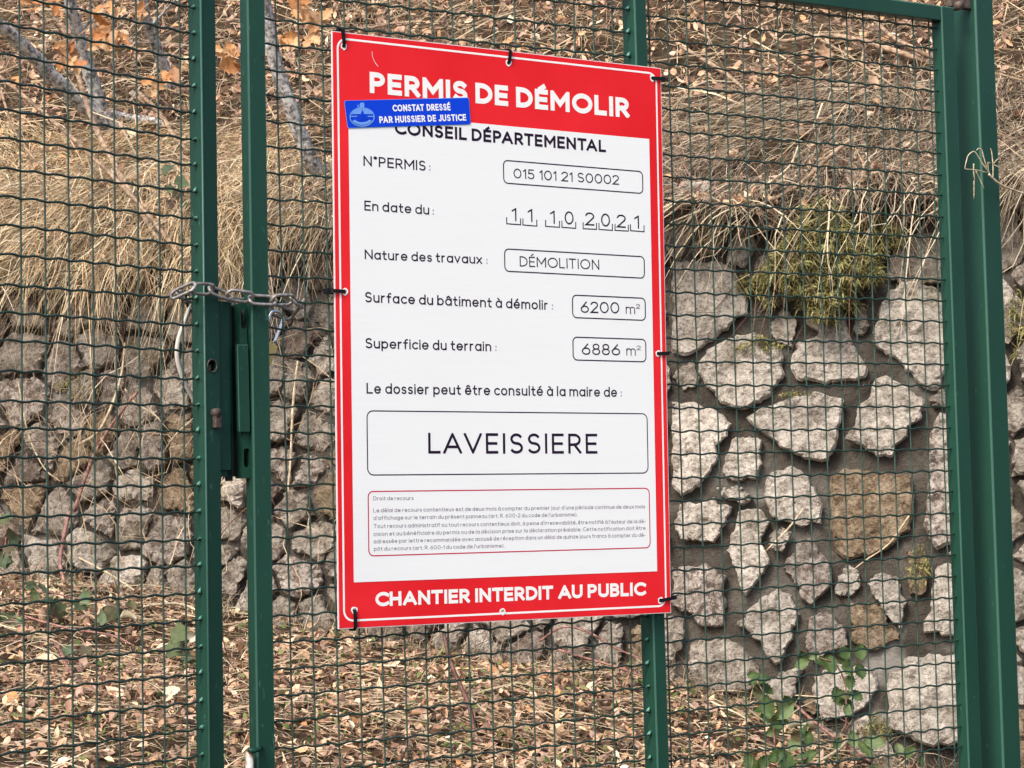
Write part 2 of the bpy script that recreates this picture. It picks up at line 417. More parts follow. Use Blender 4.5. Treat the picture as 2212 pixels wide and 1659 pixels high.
# ------------------------------------------------------------------ stone wall
wall = empty('stone_wall', WALL.M, 'rubble retaining wall of rough pale granite stones set in brown mortar', 'wall')
def VC(ox, oy, X, Y): return ((ox + X / 1.6458) / 1.8228, (oy + Y / 1.6458) / 1.8228)
TR = []      # traced stones: (polygon in local x,z ; material ; proud)
def tr(pts, m='stone_light', proud=0.05, low=False):
    off = 2016 if low else 1008
    q = np.array([WALL.hit(*VC(2688, off, x, y), -proud * .7)[[0, 2]] for x, y in pts]); c = q.mean(0)
    TR.append(([tuple(c + (v - c) * 1.05) for v in q], m, proud * .75))
tr([(-60,60),(60,45),(180,40),(340,110),(410,320),(420,380),(320,400),(300,440),(190,540),(60,620),(0,630),(-60,600)])
tr([(110,700),(170,610),(350,520),(470,510),(580,560),(640,660),(645,770),(600,830),(520,930),(380,975),(300,970),(220,890),(120,760)], proud=.065)
tr([(575,420),(640,340),(740,400),(740,480),(710,520),(720,600),(650,570),(580,500)], 'stone_grey', .03)
tr([(820,300),(900,280),(1030,330),(1070,500),(1130,600),(1150,660),(1190,720),(1180,770),(1020,800),(830,810),(760,790),(710,740),(710,700),(730,620),(750,560),(880,520),(880,480),(800,440)])
tr([(1240,500),(1260,440),(1330,280),(1420,190),(1640,200),(1700,300),(1720,700),(1640,830),(1590,850),(1540,820),(1450,730),(1440,690),(1240,580)])
tr([(480,200),(470,60),(600,-80),(800,-140),(1100,-140),(1290,0),(1260,150),(1050,260),(700,280),(560,340)], 'stone_grey', .03)
tr([(1330,160),(1340,20),(1430,-130),(1700,-160),(1800,0),(1760,160),(1500,180)], 'stone_grey', .04)
tr([(435,1045),(490,1000),(620,960),(760,910),(870,890),(1040,930),(1010,1080),(980,1180),(940,1330),(870,1320),(730,1270),(560,1160),(480,1110)], proud=.07)
tr([(1140,980),(1200,930),(1250,810),(1310,775),(1400,830),(1560,940),(1540,1040),(1430,1160),(1380,1210),(1350,1290),(1260,1290),(1160,1210),(1060,1190),(1080,1120),(1130,1090)], proud=.065)
tr([(-60,960),(100,970),(220,1010),(300,1090),(270,1180),(210,1230),(240,1290),(180,1400),(0,1550),(-60,1500)])
tr([(260,1400),(320,1220),(350,1180),(430,1170),(500,1190),(500,1290),(480,1430),(400,1450),(280,1440)])
tr([(530,1470),(570,1410),(700,1370),(800,1420),(830,1500),(900,1620),(880,1720),(760,1740),(600,1690),(530,1580)])
tr([(970,1420),(1060,1390),(1240,1400),(1470,1440),(1480,1660),(1460,1780),(1290,1910),(1050,1950),(985,1890),(960,1650)], 'stone_ochre', .05)
tr([(1600,1150),(1660,1050),(1730,1030),(1790,1100),(1790,1800),(1720,1850),(1640,1880),(1570,1720),(1590,1560)], 'stone_speck')
tr([(0,700),(60,680),(95,760),(85,850),(0,870),(-50,780)], 'stone_grey', .03)
tr([(0,-50),(200,-80),(300,-20),(270,60),(200,185),(130,190),(0,170),(-60,60)], low=True)
tr([(290,250),(340,100),(370,0),(490,-10),(560,60),(500,180),(560,290),(520,380),(400,530),(380,500),(340,330)], low=True, proud=.06)
tr([(650,360),(720,240),(830,170),(940,330),(960,450),(900,520),(830,590),(760,540),(730,450)], 'stone_speck', low=True)
tr([(-60,370),(150,340),(260,430),(260,730),(100,740),(70,670),(0,650),(-60,560)], 'stone_speck', low=True)
tr([(365,730),(420,660),(490,570),(620,490),(740,620),(740,700),(700,790),(640,980),(600,980),(540,910),(510,840),(460,800)], low=True, proud=.06)
tr([(50,850),(200,820),(340,850),(450,950),(500,1050),(450,1150),(300,1170),(100,1150),(50,1000)], 'stone_grey', low=True)
tr([(810,700),(940,640),(1050,760),(1070,860),(960,900),(850,980),(800,860)], 'stone_speck', low=True)
tr([(1080,590),(1270,600),(1330,720),(1410,800),(1250,890),(1090,840)], 'stone_ochre', low=True, proud=.035)
tr([(1200,460),(1290,400),(1400,440),(1430,600),(1420,760),(1345,700),(1270,580)], low=True)
tr([(1450,250),(1560,290),(1600,400),(1580,520),(1470,530)], 'stone_ochre', low=True, proud=.03)
tr([(1640,380),(1720,330),(1800,400),(1800,800),(1680,790),(1560,760),(1600,640)], low=True)
tr([(1440,960),(1560,930),(1780,940),(1830,1200),(1830,1450),(1730,1500),(1600,1510),(1500,1460),(1340,1400),(1330,1150),(1350,1050),(1440,1030)], low=True, proud=.07)
tr([(860,1060),(1000,1000),(1180,1010),(1250,1060),(1240,1150),(1180,1250),(1100,1320),(950,1350),(890,1280),(860,1170)], low=True)
tr([(780,1160),(850,1180),(870,1300),(790,1310)], 'stone_ochre', low=True, proud=.03)
def resample(poly, n):
    P = np.array(poly + [poly[0]]); d = np.r_[0, np.cumsum(np.hypot(*np.diff(P, axis=0).T))]
    t = np.linspace(0, d[-1], n, endpoint=False)
    return np.stack([np.interp(t, d, P[:, 0]), np.interp(t, d, P[:, 1])], 1)
def inside(p, poly):
    c = False; n = len(poly)
    for i in range(n):
        x1, y1 = poly[i]; x2, y2 = poly[(i + 1) % n]
        if (y1 > p[1]) != (y2 > p[1]) and p[0] < (x2 - x1) * (p[1] - y1) / (y2 - y1) + x1: c = not c
    return c
def stone(poly, m, proud, big=False):
    n = 60 if big else 36; P = resample(list(poly), n); c = P.mean(0); seed = random.uniform(0, 50)
    def nz(x, z, f, o=0): return mnoise.noise(Vector((x * f, z * f, seed + o)))
    for i in range(n):
        q = P[i]; k = nz(q[0], q[1], 26) * .013 + nz(q[0], q[1], 75) * .009 + nz(q[0], q[1], 150) * .005
        d = q - c; P[i] = q + d / (np.linalg.norm(d) + 1e-9) * k
    st = .017 if big else .024; tilt = (random.uniform(-.10, .10), random.uniform(-.10, .10)); loop = [tuple(v) for v in P]
    inner = [tuple(c + (v - c) * .945) for v in P][::1 if big else 2]
    pts = [Vector(v) for v in loop] + [Vector(v) for v in inner]
    lo, hi = P.min(0), P.max(0); small = [tuple(c + (v - c) * .88) for v in P]
    for x in np.arange(lo[0], hi[0], st):
        for z in np.arange(lo[1], hi[1], st):
            q = (x + random.uniform(-.006, .006), z + random.uniform(-.006, .006))
            if inside(q, small): pts.append(Vector(q))
    vv, _, ff, ov, _, _ = mathutils.geometry.delaunay_2d_cdt(pts, [], [list(range(n))], 1, 1e-6)
    bound = {tuple(np.round(v, 5)) for v in loop}; V = []; ids = {}
    for i, v in enumerate(vv):
        h = nz(v.x, v.y, 9, 2) * .022 + nz(v.x, v.y, 22, 9) * .014 + nz(v.x, v.y, 55, 5) * .009 + nz(v.x, v.y, 110, 3) * .005 + (v.x - c[0]) * tilt[0] + (v.y - c[1]) * tilt[1]
        key = tuple(np.round(v, 5)); e = key in bound
        if e: ids[key] = i
        V.append((v.x, -proud + h * .8 + (.014 if e else 0), v.y))
    F = [tuple(f) for f in ff]
    ring = [ids.get(tuple(np.round(v, 5))) for v in loop]
    if None not in ring:
        k = len(V); V += [(c[0] + (v[0] - c[0]) * .96, .035, c[1] + (v[1] - c[1]) * .96) for v in loop]
        F += [(ring[i], ring[(i + 1) % n], k + (i + 1) % n, k + i) for i in range(n)]
    V = np.array(V); V[:, 0] -= c[0]; V[:, 2] -= c[1]
    me = mesh_np('stone', V, F, False); bm = bmesh.new(); bm.from_mesh(me); bmesh.ops.recalc_face_normals(bm, faces=bm.faces); bm.to_mesh(me); bm.free()
    link('stone', me, m, wall, (c[0], 0, c[1]))
for p, m, pr in TR: stone(p, m, pr, True)
# stones between and beyond: Voronoi cells of scattered seeds, kept clear of the ones above
blk = np.vstack([resample(p, 26) for p, _, _ in TR])
def region(x): return (0.135, 0.16) if x < 2.2 else (0.20, 0.20)
seeds = []
def top_of(x): return 0.90 + 0.03 * math.sin(x * 4)
tries = 0
while tries < 9000:
    tries += 1
    p = (random.uniform(-1.5, 5.6), random.uniform(-0.9, 0.90))
    if p[1] > top_of(p[0]): continue
    k = random.choice((.10, .13, .16, .185)) if p[0] < 2.1 else random.choice((.12, .15, .18))
    if any(abs(p[0] - q[0]) < k * .95 and math.hypot((p[0] - q[0]) * 1.15, (p[1] - q[1]) * .85) < k for q in seeds): continue
    if any(inside(p, t[0]) for t in TR) or np.min(np.hypot(blk[:, 0] - p[0], blk[:, 1] - p[1])) < 0.035: continue
    seeds.append(p)
seeds = np.array(seeds)
def clip(poly, q, nrm):
    out = []; d = [(p - q) @ nrm for p in poly]
    for i in range(len(poly)):
        a, b, da, db = poly[i], poly[(i + 1) % len(poly)], d[i], d[(i + 1) % len(poly)]
        if da <= 0: out.append(a)
        if (da <= 0) != (db <= 0): out.append(a + (b - a) * (da / (da - db)))
    return out
for i, s in enumerate(seeds):
    poly = [s + np.array(v) for v in ((-.17, -.19), (.17, -.19), (.17, .19), (-.17, .19))]
    gap = random.uniform(0.007, 0.013) if s[0] < 2.2 else random.uniform(.006, .018)
    for j in np.argsort(np.hypot(*(seeds - s).T))[1:14]:
        d = seeds[j] - s; L = np.linalg.norm(d); u = d / L
        poly = clip(poly, s + d / 2 - u * gap, u)
    near = blk[np.hypot(*(blk - s).T) < 0.3]
    for q in near[np.argsort(np.hypot(*(near - s).T))]:
        d = q - s; L = np.linalg.norm(d); u = d / L
        if len(poly) < 3: break
        poly = clip(poly, q - u * 0.022, u)
    if len(poly) < 3: continue
    P = np.array(poly); a = abs(np.sum(P[:, 0] * np.roll(P[:, 1], -1) - P[:, 1] * np.roll(P[:, 0], -1))) / 2
    if a < 0.0035: continue
    wx = s[0]
    m = random.choices(['stone_light', 'stone_grey', 'stone_ochre', 'stone_dark', 'stone_speck'], [2, 5, .8, 1.2, .8] if wx < 2.1 else [5, 4, .6, .3, 1])[0]
    stone([tuple(p) for p in poly], m, random.uniform(.02, .065))
# mortar bed: front sheet, top and back joined in one lump
gx = np.linspace(-1.7, 5.8, 180); gz = np.linspace(-1.0, 0.95, 60)
GX, GZ = np.meshgrid(gx, gz)
GY = np.array([[mnoise.noise(Vector((x * 5, z * 5, 3))) * 0.014 + mnoise.noise(Vector((x * 16, z * 16, 7))) * 0.006 for x in gx] for z in gz])
V = list(np.stack([GX, GY, GZ], -1).reshape(-1, 3)); n1 = len(gx); n2 = len(gz)
F = [(r * n1 + c, r * n1 + c + 1, (r + 1) * n1 + c + 1, (r + 1) * n1 + c) for r in range(n2 - 1) for c in range(n1 - 1)]
b0 = len(V)
for x in gx: V.append((x, 0.26, 0.95))
for x in gx: V.append((x, 0.26, -1.0))
top = (n2 - 1) * n1
F += [(top + c, top + c + 1, b0 + c + 1, b0 + c) for c in range(n1 - 1)]
F += [(b0 + c, b0 + c + 1, b0 + n1 + c + 1, b0 + n1 + c) for c in range(n1 - 1)]
link('mortar', mesh_np('mortar', V, F, True), 'mortar', wall)

# ------------------------------------------------------------------ gates
def gate_box_list(parent, items):
    for nm, b, sh in items: box(nm, b, 'green', parent, 0.003, sh)
def wire_mesh(x0, x1, xc, pitch, amp, r, bead_left, bead_right, seed):
    """one crimped wire from x0 to x1; crests midway between the uprights (at xc + k*pitch), weld blobs at its ends"""
    rs = random.Random(seed); n = int((x1 - x0) / pitch * 9) + 2
    ph = rs.uniform(-.3, .3); am = amp * rs.uniform(.8, 1.2); sag = rs.uniform(-.0025, .0025)
    P = []
    for i in range(n):
        x = x0 + (x1 - x0) * i / (n - 1); a = 2 * PI * (x - xc) / pitch + ph
        P.append((x, -0.001 * math.cos(a), -am * math.cos(a) + sag * math.sin(PI * i / (n - 1)) + rs.uniform(-.0003, .0003)))
    V, F = tube_arrays(P, r, 6)
    for flag, x, s in ((bead_left, x0, 1), (bead_right, x1, -1)):
        if not flag: continue
        bead = [(x + s * -0.001, 0, 0.0), (x + s * 0.003, -.001, 0.001), (x + s * 0.007, -.001, 0.001), (x + s * .011, 0, 0.0)]
        V2, F2 = tube_arrays(bead, [0.0024, 0.0027, 0.0026, 0.0022], 6)
        k = len(V); V = list(V) + V2; F = list(F) + [tuple(i + k for i in f) for f in F2]
    return mesh_np('wire', V, F, True)
def bead_mesh():
    V, F = tube_arrays([(0, 0, 0), (0.001, 0, .002), (0.003, -0.001, .0055), (0.005, -0.001, .0085)], [.0034, .0036, .0027, .0008], 6)
    return mesh_np('weld_bead', V, F, True)
BEAD = bead_mesh(); BEAD.materials.append(M['bead'])
def panel(parent, x0, x1, xs_up, pitch, zs, yw, seed, bl, br, ztop, zbot):
    ms = [wire_mesh(x0, x1, xs_up[0], pitch, 0.0016, 0.0022, bl, br, seed + k) for k in range(4)]
    for i, z in enumerate(zs):
        w = link('horizontal_wire', ms[(i * 3 + seed) % 4], 'wire', parent, (0, yw, z + random.uniform(-.0012, .0012)))
        if br:
            b = link('weld_bead', BEAD, 'bead', w, (x1 - 0.006, 0, 0)); b.rotation_euler = (0, random.uniform(-.3, .5), 0); b.scale = [random.uniform(.85, 1.2)] * 3
    P = [(0, 0, z) for z in np.linspace(zbot, ztop, 60)]
    vm = []
    for k in range(3):
        Q = [(random.uniform(-.0004, .0004), 0, z) for (_, _, z) in P]
        V, F = tube_arrays(Q, 0.0018, 6); vm.append(mesh_np('upright_wire', V, F, True))
    for i, x in enumerate(xs_up):
        link('upright_wire', vm[i % 3], 'wire_pale', parent, (x + random.uniform(-.0015, .0015), yw + 0.0041, 0))
ZT, ZB = 0.763, -1.62
gr = empty('mesh_gate', GATE.M, 'green welded mesh gate leaf carrying the red permit board', 'gate', 'two leaves of the green mesh gate')
sh = 0.0107
box('stile', (-0.5803, -0.5417, 0, 0.033, ZB, ZT), 'green', gr, 0.003, (sh * ZB, sh * ZT))
box('stile', (1.2745, 1.3176, 0, 0.036, ZB, 0.799), 'green_new', gr, 0.003)
box('mullion', (0.3583, 0.3905, 0.0005, 0.046, ZB, ZT), 'green_new', gr, 0.003)
box('top_rail', (-0.5650, 1.2740, 0.001, 0.036, ZT + .0005, 0.799), 'green_new', gr, 0.003)
box('bottom_rail', (-0.5985, 1.3176, 0.001, 0.036, ZB - .04, ZB - .0005), 'green', gr, 0.003)
zsA = [k * 0.05 + 0.0045 for k in range(-32, 16)]
zsB = [k * 0.05 - 0.0025 for k in range(-32, 16)]
panel(gr, -0.5405, 0.3575, [-0.50 + .051 * k + 0.0 for k in range(17)], 0.051, zsA, 0.020, 1, False, True, ZT, ZB)
panel(gr, 0.3915, 1.2860, [0.4665 - .0524 + .0525 * k for k in range(17)], 0.0525, zsB, 0.020, 5, False, True, ZT, ZB)
# hinge at the top right corner
bm = bmesh.new(); box_bm(bm, 1.318, 1.387, 0.012, 0.030, 0.803, 0.845, bevel=.003)
link('hinge', bm_mesh('hinge', bm), 'rust', gr)
t_ = tube('hinge_bolt', [(1.338, -0.004, 0.806), (1.338, 0.03, 0.806)], [0.011, 0.011], 'rust', gr, 8)
# strike plate with two oblong slots, standing on the inner stile
def lz(fr, px, py, y): return fr.hit(px, py, y)
def recta(fr, x0, y0, x1, y1, y):
    a = fr.hit(x0, y0, y); b = fr.hit(x1, y1, y); return a[0], b[0], b[2], a[2]
sx0, sx1, sz0, sz1 = recta(GATE, 517, 655, 541, 1033, 0.012)
s1 = GATE.hit(527, 690, 0.012); s2 = GATE.hit(533, 989, 0.012)
pl = plate([(sx0, sz0), (sx1, sz0), (sx1, sz1), (sx0, sz1)], [slot(s1[0], s1[2], .012, .036), slot(s2[0], s2[2], .012, .036)], 0.003)
sp = link('strike_plate', bm_mesh('strike_plate', pl), 'green', gr, (0, 0.012, 0))
box('strike_side', (sx0, sx0 + .003, 0.0155, 0.046, sz0, sz1), 'green', gr, .0008)
kx0, kx1, kz0, kz1 = recta(GATE, 512, 744, 536, 933, 0.004)
box('keep', (kx0, kx1 + .004, 0.003, 0.0118, kz0, kz1), 'green', gr, .0015)
box('latch_shade_sheet', (sx0 - .016, sx1 + .004, 0.036, 0.040, sz0 + .004, sz1 - .004), 'black', gr, .0008)  # added black sheet, stands in for the shade behind slots and latch gap
# drop bolt at the foot of the inner stile
c1 = GATE.hit(536, 1621, 0.0); 
db = tube('drop_bolt', [(c1[0], -0.004, c1[2] - .002), (c1[0], -0.004, -1.60)], [.0075, .0075], 'bolt', gr, 12)
tube('bolt_guide', [(c1[0] - .006, -.013, c1[2] + .002), (c1[0] + .004, -.015, c1[2]), (c1[0] + .020, -.007, c1[2] + .001), (c1[0] + .028, -.001, c1[2] + .004)], [.0045, .005, .0045, .003], 'green', gr, 8)
for dz in (-.14, -.42):
    box('bolt_bracket', (c1[0] - .012, c1[0] + .014, -.014, -.0005, c1[2] + dz, c1[2] + dz + .022), 'green', gr, .001)

gl = empty('mesh_gate', LEFT.M, 'green mesh gate leaf at the left with a lock hole and rusty spindle', 'gate', 'two leaves of the green mesh gate')
# right stile: a square tube whose front wall has a real lock hole
hole = LEFT.hit(458, 790, 0)
SL = -0.0374
bm = plate([(SL, ZB), (0.0, ZB), (0.0, ZT), (SL, ZT)], [circ(hole[0], hole[2], .0100, .0100, 18)], 0.002)
st = link('stile', bm_mesh('stile_front', bm), 'green', gl)
bm = bmesh.new()
box_bm(bm, SL, SL + .002, 0.0022, 0.034, ZB, ZT); box_bm(bm, -0.002, 0.0, 0.0022, 0.034, ZB, ZT); box_bm(bm, SL + .0022, -0.0022, 0.032, 0.034, ZB, ZT)
link('stile_tube', bm_mesh('stile_tube', bm), 'green', gl)
tube('stile_corner', [(SL + .0012, 0.0012, ZB), (SL + .0012, 0.0012, ZT)], .0021, 'green_edge', gl, 10)
V, F = tube_arrays([(hole[0] + .012 * math.cos(a), -0.0005, hole[2] + .012 * math.sin(a)) for a in np.linspace(0, 2 * PI, 20)], .0013, 5, False)
link('lock_rim', mesh_np('lock_rim', V, F, True), 'rust', gl)
box('lock_cylinder', (hole[0] - .003, hole[0] + .004, .006, .014, hole[2] - .008, hole[2] + .002), 'rust', gl, .001)
sp_ = LEFT.hit(462, 892, 0); sp2 = LEFT.hit(464, 918, 0)
tube('spindle', [(sp_[0], .003, sp_[2]), (sp_[0], -.012, sp_[2])], [.009, .0085], 'rust', gl, 8)
box('spindle_stub', (sp2[0] - .0075, sp2[0] + .0085, -.011, -.0005, sp2[2] - .006, sp_[2] - .004), 'rust', gl, .002)
box('stile', (-1.28, -1.24, 0, 0.034, ZB, ZT), 'green', gl, 0.003)
box('top_rail', (-1.28, 0.0, 0.001, 0.034, ZT + .0005, 0.799), 'green', gl, 0.003)
box('bottom_rail', (-1.28, 0.0, 0.001, 0.034, ZB - .04, ZB - .0005), 'green', gl, 0.003)
panel(gl, -1.24, -0.0355, [-0.0723 - .054 * k for k in range(21, -1, -1)], 0.054, [k * 0.05 + 0.003 for k in range(-32, 16)], 0.018, 9, False, True, ZT, ZB)
# lock face plate of the left leaf
a = LEFT.hit(477, 650, 0.006); b = LEFT.hit(500, 1016, 0.006); c = LEFT.hit(500, 905, 0.006)
box('lock_face', (0.0012, b[0], 0.006, 0.012, b[2], a[2]), 'green', gl, .001)
box('lock_case', (0.0015, b[0] + .012, 0.0125, 0.033, b[2] - .012, a[2]), 'green', gl, .001)
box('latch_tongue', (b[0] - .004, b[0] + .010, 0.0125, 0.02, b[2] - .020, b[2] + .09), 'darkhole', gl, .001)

gp = empty('gate_post', GATE.M, 'thick square green steel post standing beside the right stile of the gate', 'post')
bm = bmesh.new(); box_bm(bm, 1.388, 1.4495, 0, 0.085, -1.82, 1.25, bevel=.0045, seg=3)
pst = link('post_tube', bm_mesh('post_tube', bm), 'green_new', gp); wear_edges(pst)
box('base_plate', (1.35, 1.49, -.03, .12, -1.832, -1.8205), 'green_new', gp, .001)

# ------------------------------------------------------------------ lettering (single-line letter forms given a stroke width)
def A(cx, cy, rx, ry, a0, a1, n=None):
    n = n or max(4, int(abs(a1 - a0) / 15))
    return [(cx + rx * math.cos(rad(a0 + (a1 - a0) * i / n)), cy + ry * math.sin(rad(a0 + (a1 - a0) * i / n))) for i in range(n + 1)]
XH = 0.68
def bowl(x0=0.0, w=0.5, closed=True): return A(x0 + w / 2, XH / 2, w / 2, XH / 2, 0, 360, 26)
G = {
 'A': (.74, [[(0, 0), (.37, 1), (.74, 0)], [(.14, .30), (.60, .30)]]),
 'B': (.50, [[(0, 0), (0, 1), (.26, 1)] + A(.26, .765, .22, .235, 90, -90) + [(0, .53)], [(.26, .53)] + A(.26, .265, .25, .265, 90, -90) + [(0, 0)]]),
 'C': (.66, [A(.44, .5, .44, .5, 48, 312)]),
 'D': (.62, [[(0, 0), (0, 1), (.20, 1)] + A(.20, .5, .44, .5, 90, -90) + [(0, 0)]]),
 'E': (.46, [[(.46, 1), (0, 1), (0, 0), (.46, 0)], [(0, .5), (.42, .5)]]),
 'H': (.60, [[(0, 0), (0, 1)], [(.60, 0), (.60, 1)], [(0, .5), (.60, .5)]]),
 'I': (.0, [[(0, 0), (0, 1)]]),
 'J': (.40, [[(.40, 1), (.40, .27)] + A(.18, .25, .22, .25, 0, -150)]),
 'L': (.44, [[(0, 1), (0, 0), (.44, 0)]]),
 'M': (.78, [[(0, 0), (0, 1), (.39, .32), (.78, 1), (.78, 0)]]),
 'N': (.62, [[(0, 0), (0, 1), (.62, 0), (.62, 1)]]),
 'O': (.86, [A(.43, .5, .43, .5, 0, 360, 32)]),
 'P': (.50, [[(0, 0), (0, 1), (.24, 1)] + A(.24, .72, .26, .28, 90, -90) + [(0, .44)]]),
 'R': (.52, [[(0, 0), (0, 1), (.24, 1)] + A(.24, .72, .26, .28, 90, -90) + [(0, .44)], [(.24, .44), (.52, 0)]]),
 'S': (.50, [A(.25, .755, .23, .245, 35, 270)[:-1] + A(.25, .255, .25, .255, 90, -145)]),
 'T': (.60, [[(0, 1), (.60, 1)], [(.30, 1), (.30, 0)]]),
 'U': (.60, [[(0, 1), (0, .30)] + A(.30, .30, .30, .30, 180, 360) + [(.60, 1)]]),
 'V': (.72, [[(0, 1), (.36, 0), (.72, 1)]]),
 'a': (.50, [bowl(), [(.5, XH), (.5, 0)]]),
 'b': (.50, [bowl(), [(0, 1), (0, 0)]]),
 'c': (.42, [A(.26, XH / 2, .26, XH / 2, 50, 310)]),
 'd': (.50, [bowl(), [(.5, 1), (.5, 0)]]),
 'e': (.50, [[(.02, XH / 2), (.50, XH / 2)] + A(.25, XH / 2, .25, XH / 2, 0, 318)]),
 'f': (.30, [[(.30, 1)] + A(.28, .82, .16, .18, 90, 180) + [(.12, 0)], [(0, .64), (.28, .64)]]),
 'g': (.50, [bowl(), [(.5, XH), (.5, -.06)] + A(.25, -.06, .25, .22, 0, -150)]),
 'h': (.46, [[(0, 1), (0, 0)], [(0, .42)] + A(.23, .44, .23, .24, 180, 0) + [(.46, 0)]]),
 'i': (.0, [[(0, XH), (0, 0)], [(0, .93), (0, .955)]]),
 'j': (.08, [[(.08, XH), (.08, -.10)] + A(-.04, -.10, .12, .14, 0, -80), [(.08, .93), (.08, .955)]]),
 'l': (.0, [[(0, 1), (0, 0)]]),
 'm': (.76, [[(0, XH), (0, 0)], [(0, .44)] + A(.19, .46, .19, .22, 180, 0) + [(.38, 0)], [(.38, .44)] + A(.57, .46, .19, .22, 180, 0) + [(.76, 0)]]),
 'n': (.44, [[(0, XH), (0, 0)], [(0, .42)] + A(.22, .45, .22, .23, 180, 0) + [(.44, 0)]]),
 'o': (.50, [bowl()]),
 'p': (.50, [bowl(), [(0, XH), (0, -.28)]]),
 'q': (.50, [bowl(), [(.5, XH), (.5, -.28)]]),
 'r': (.26, [[(0, XH), (0, 0)], [(0, .42)] + A(.24, .42, .24, .26, 180, 95)]),
 's': (.34, [A(.17, .505, .16, .165, 35, 270)[:-1] + A(.17, .17, .17, .17, 90, -145)]),
 't': (.30, [[(.12, .92), (.12, .16)] + A(.26, .16, .14, .16, 180, 270) + [(.30, 0)], [(0, .64), (.29, .64)]]),
 'u': (.44, [[(0, XH), (0, .23)] + A(.22, .23, .22, .23, 180, 360) + [(.44, XH)], [(.44, .3), (.44, 0)]]),
 'v': (.46, [[(0, XH), (.23, 0), (.46, XH)]]),
 'x': (.44, [[(0, XH), (.44, 0)], [(.44, XH), (0, 0)]]),
 'z': (.40, [[(0, XH), (.40, XH), (0, 0), (.40, 0)]]),
 '0': (.60, [A(.30, .5, .30, .5, 0, 360, 30)]),
 '1': (.18, [[(0, .80), (.18, 1), (.18, 0)]]),
 '2': (.50, [A(.25, .73, .25, .27, 165, -35) + [(0, 0), (.50, 0)]]),
 '5': (.50, [[(.46, 1), (.08, 1), (.05, .56)] + A(.24, .31, .26, .31, 115, -150)]),
 '6': (.54, [[(.40, 1), (.06, .46)], A(.27, .30, .27, .30, 0, 360, 26)]),
 '8': (.50, [A(.25, .76, .21, .24, 0, 360, 24), A(.25, .27, .25, .27, 0, 360, 24)]),
 ':': (.0, [[(0, .08), (0, .11)], [(0, .52), (0, .55)]]),
 '.': (.0, [[(0, 0), (0, .02)]]),
 ',': (.04, [[(.04, .03), (0, -.14)]]),
 '-': (.22, [[(0, .34), (.22, .34)]]),
 "'": (.0, [[(0, 1), (0, .78)]]),
 '(': (.16, [A(.40, .42, .40, .60, 125, 235)]),
 ')': (.16, [A(-.24, .42, .40, .60, 55, -55)]),
 '°': (.20, [A(.10, .92, .10, .10, 0, 360, 14)]),
 '²': (.22, [A(.11, .90, .11, .11, 165, -35) + [(0, .60), (.22, .60)]]),
}
for ch, base, acc in (('É', 'E', [[(.18, 1.18), (.34, 1.33)]]), ('é', 'e', [[(.20, .86), (.34, 1.0)]]), ('è', 'e', [[(.30, .86), (.16, 1.0)]]), ('ê', 'e', [[(.12, .86), (.25, .99), (.38, .86)]]),
                      ('à', 'a', [[(.30, .86), (.16, 1.0)]]), ('â', 'a', [[(.12, .86), (.25, .99), (.38, .86)]]), ('ô', 'o', [[(.12, .86), (.25, .99), (.38, .86)]])):
    G[ch] = (G[base][0], G[base][1] + acc)
def stroke_poly(P, w):
    P = [np.array(p, float) for p in P]
    Q = [P[0]]
    for p in P[1:]:
        if np.linalg.norm(p - Q[-1]) > 1e-5: Q.append(p)
    P = Q; closed = len(P) > 3 and np.linalg.norm(P[0] - P[-1]) < 1e-4
    if closed: P = P[:-1]
    n = len(P); L = []; R = []
    for i in range(n):
        a = P[i - 1] if (i or closed) else None; b = P[(i + 1) % n] if (i < n - 1 or closed) else None
        d1 = (P[i] - a) if a is not None else None; d2 = (b - P[i]) if b is not None else None
        if d1 is not None: d1 = d1 / np.linalg.norm(d1)
        if d2 is not None: d2 = d2 / np.linalg.norm(d2)
        c = P[i]
        if d1 is None: c = c - d2 * w / 2; d1 = d2
        if d2 is None: c = c + d1 * w / 2; d2 = d1
        n1 = np.array([-d1[1], d1[0]]); n2 = np.array([-d2[1], d2[0]]); m = n1 + n2
        k = np.linalg.norm(m)
        if k < 0.35: m = n1; s = 1
        else: m = m / k; s = min(1 / max(m @ n1, 0.2), 4)
        L.append(c + m * w / 2 * s); R.append(c - m * w / 2 * s)
    return [[L[i], R[i], R[(i + 1) % n], L[(i + 1) % n]] for i in range(n if closed else n - 1)]
CAPS = set('ABCDEHIJLMNOPRSTUV0125681')
KERN = {'AT': .15, 'TA': .15, 'AV': .13, 'VA': .13, 'PA': .12, 'RT': .05, 'LA': .10, 'AU': .03, 'TE': .04, 'IT': .03, 'VE': .04, 'LT': .12, 'NT': .02, 'OL': .02, 'DÉ': .0, 'JU': .03}
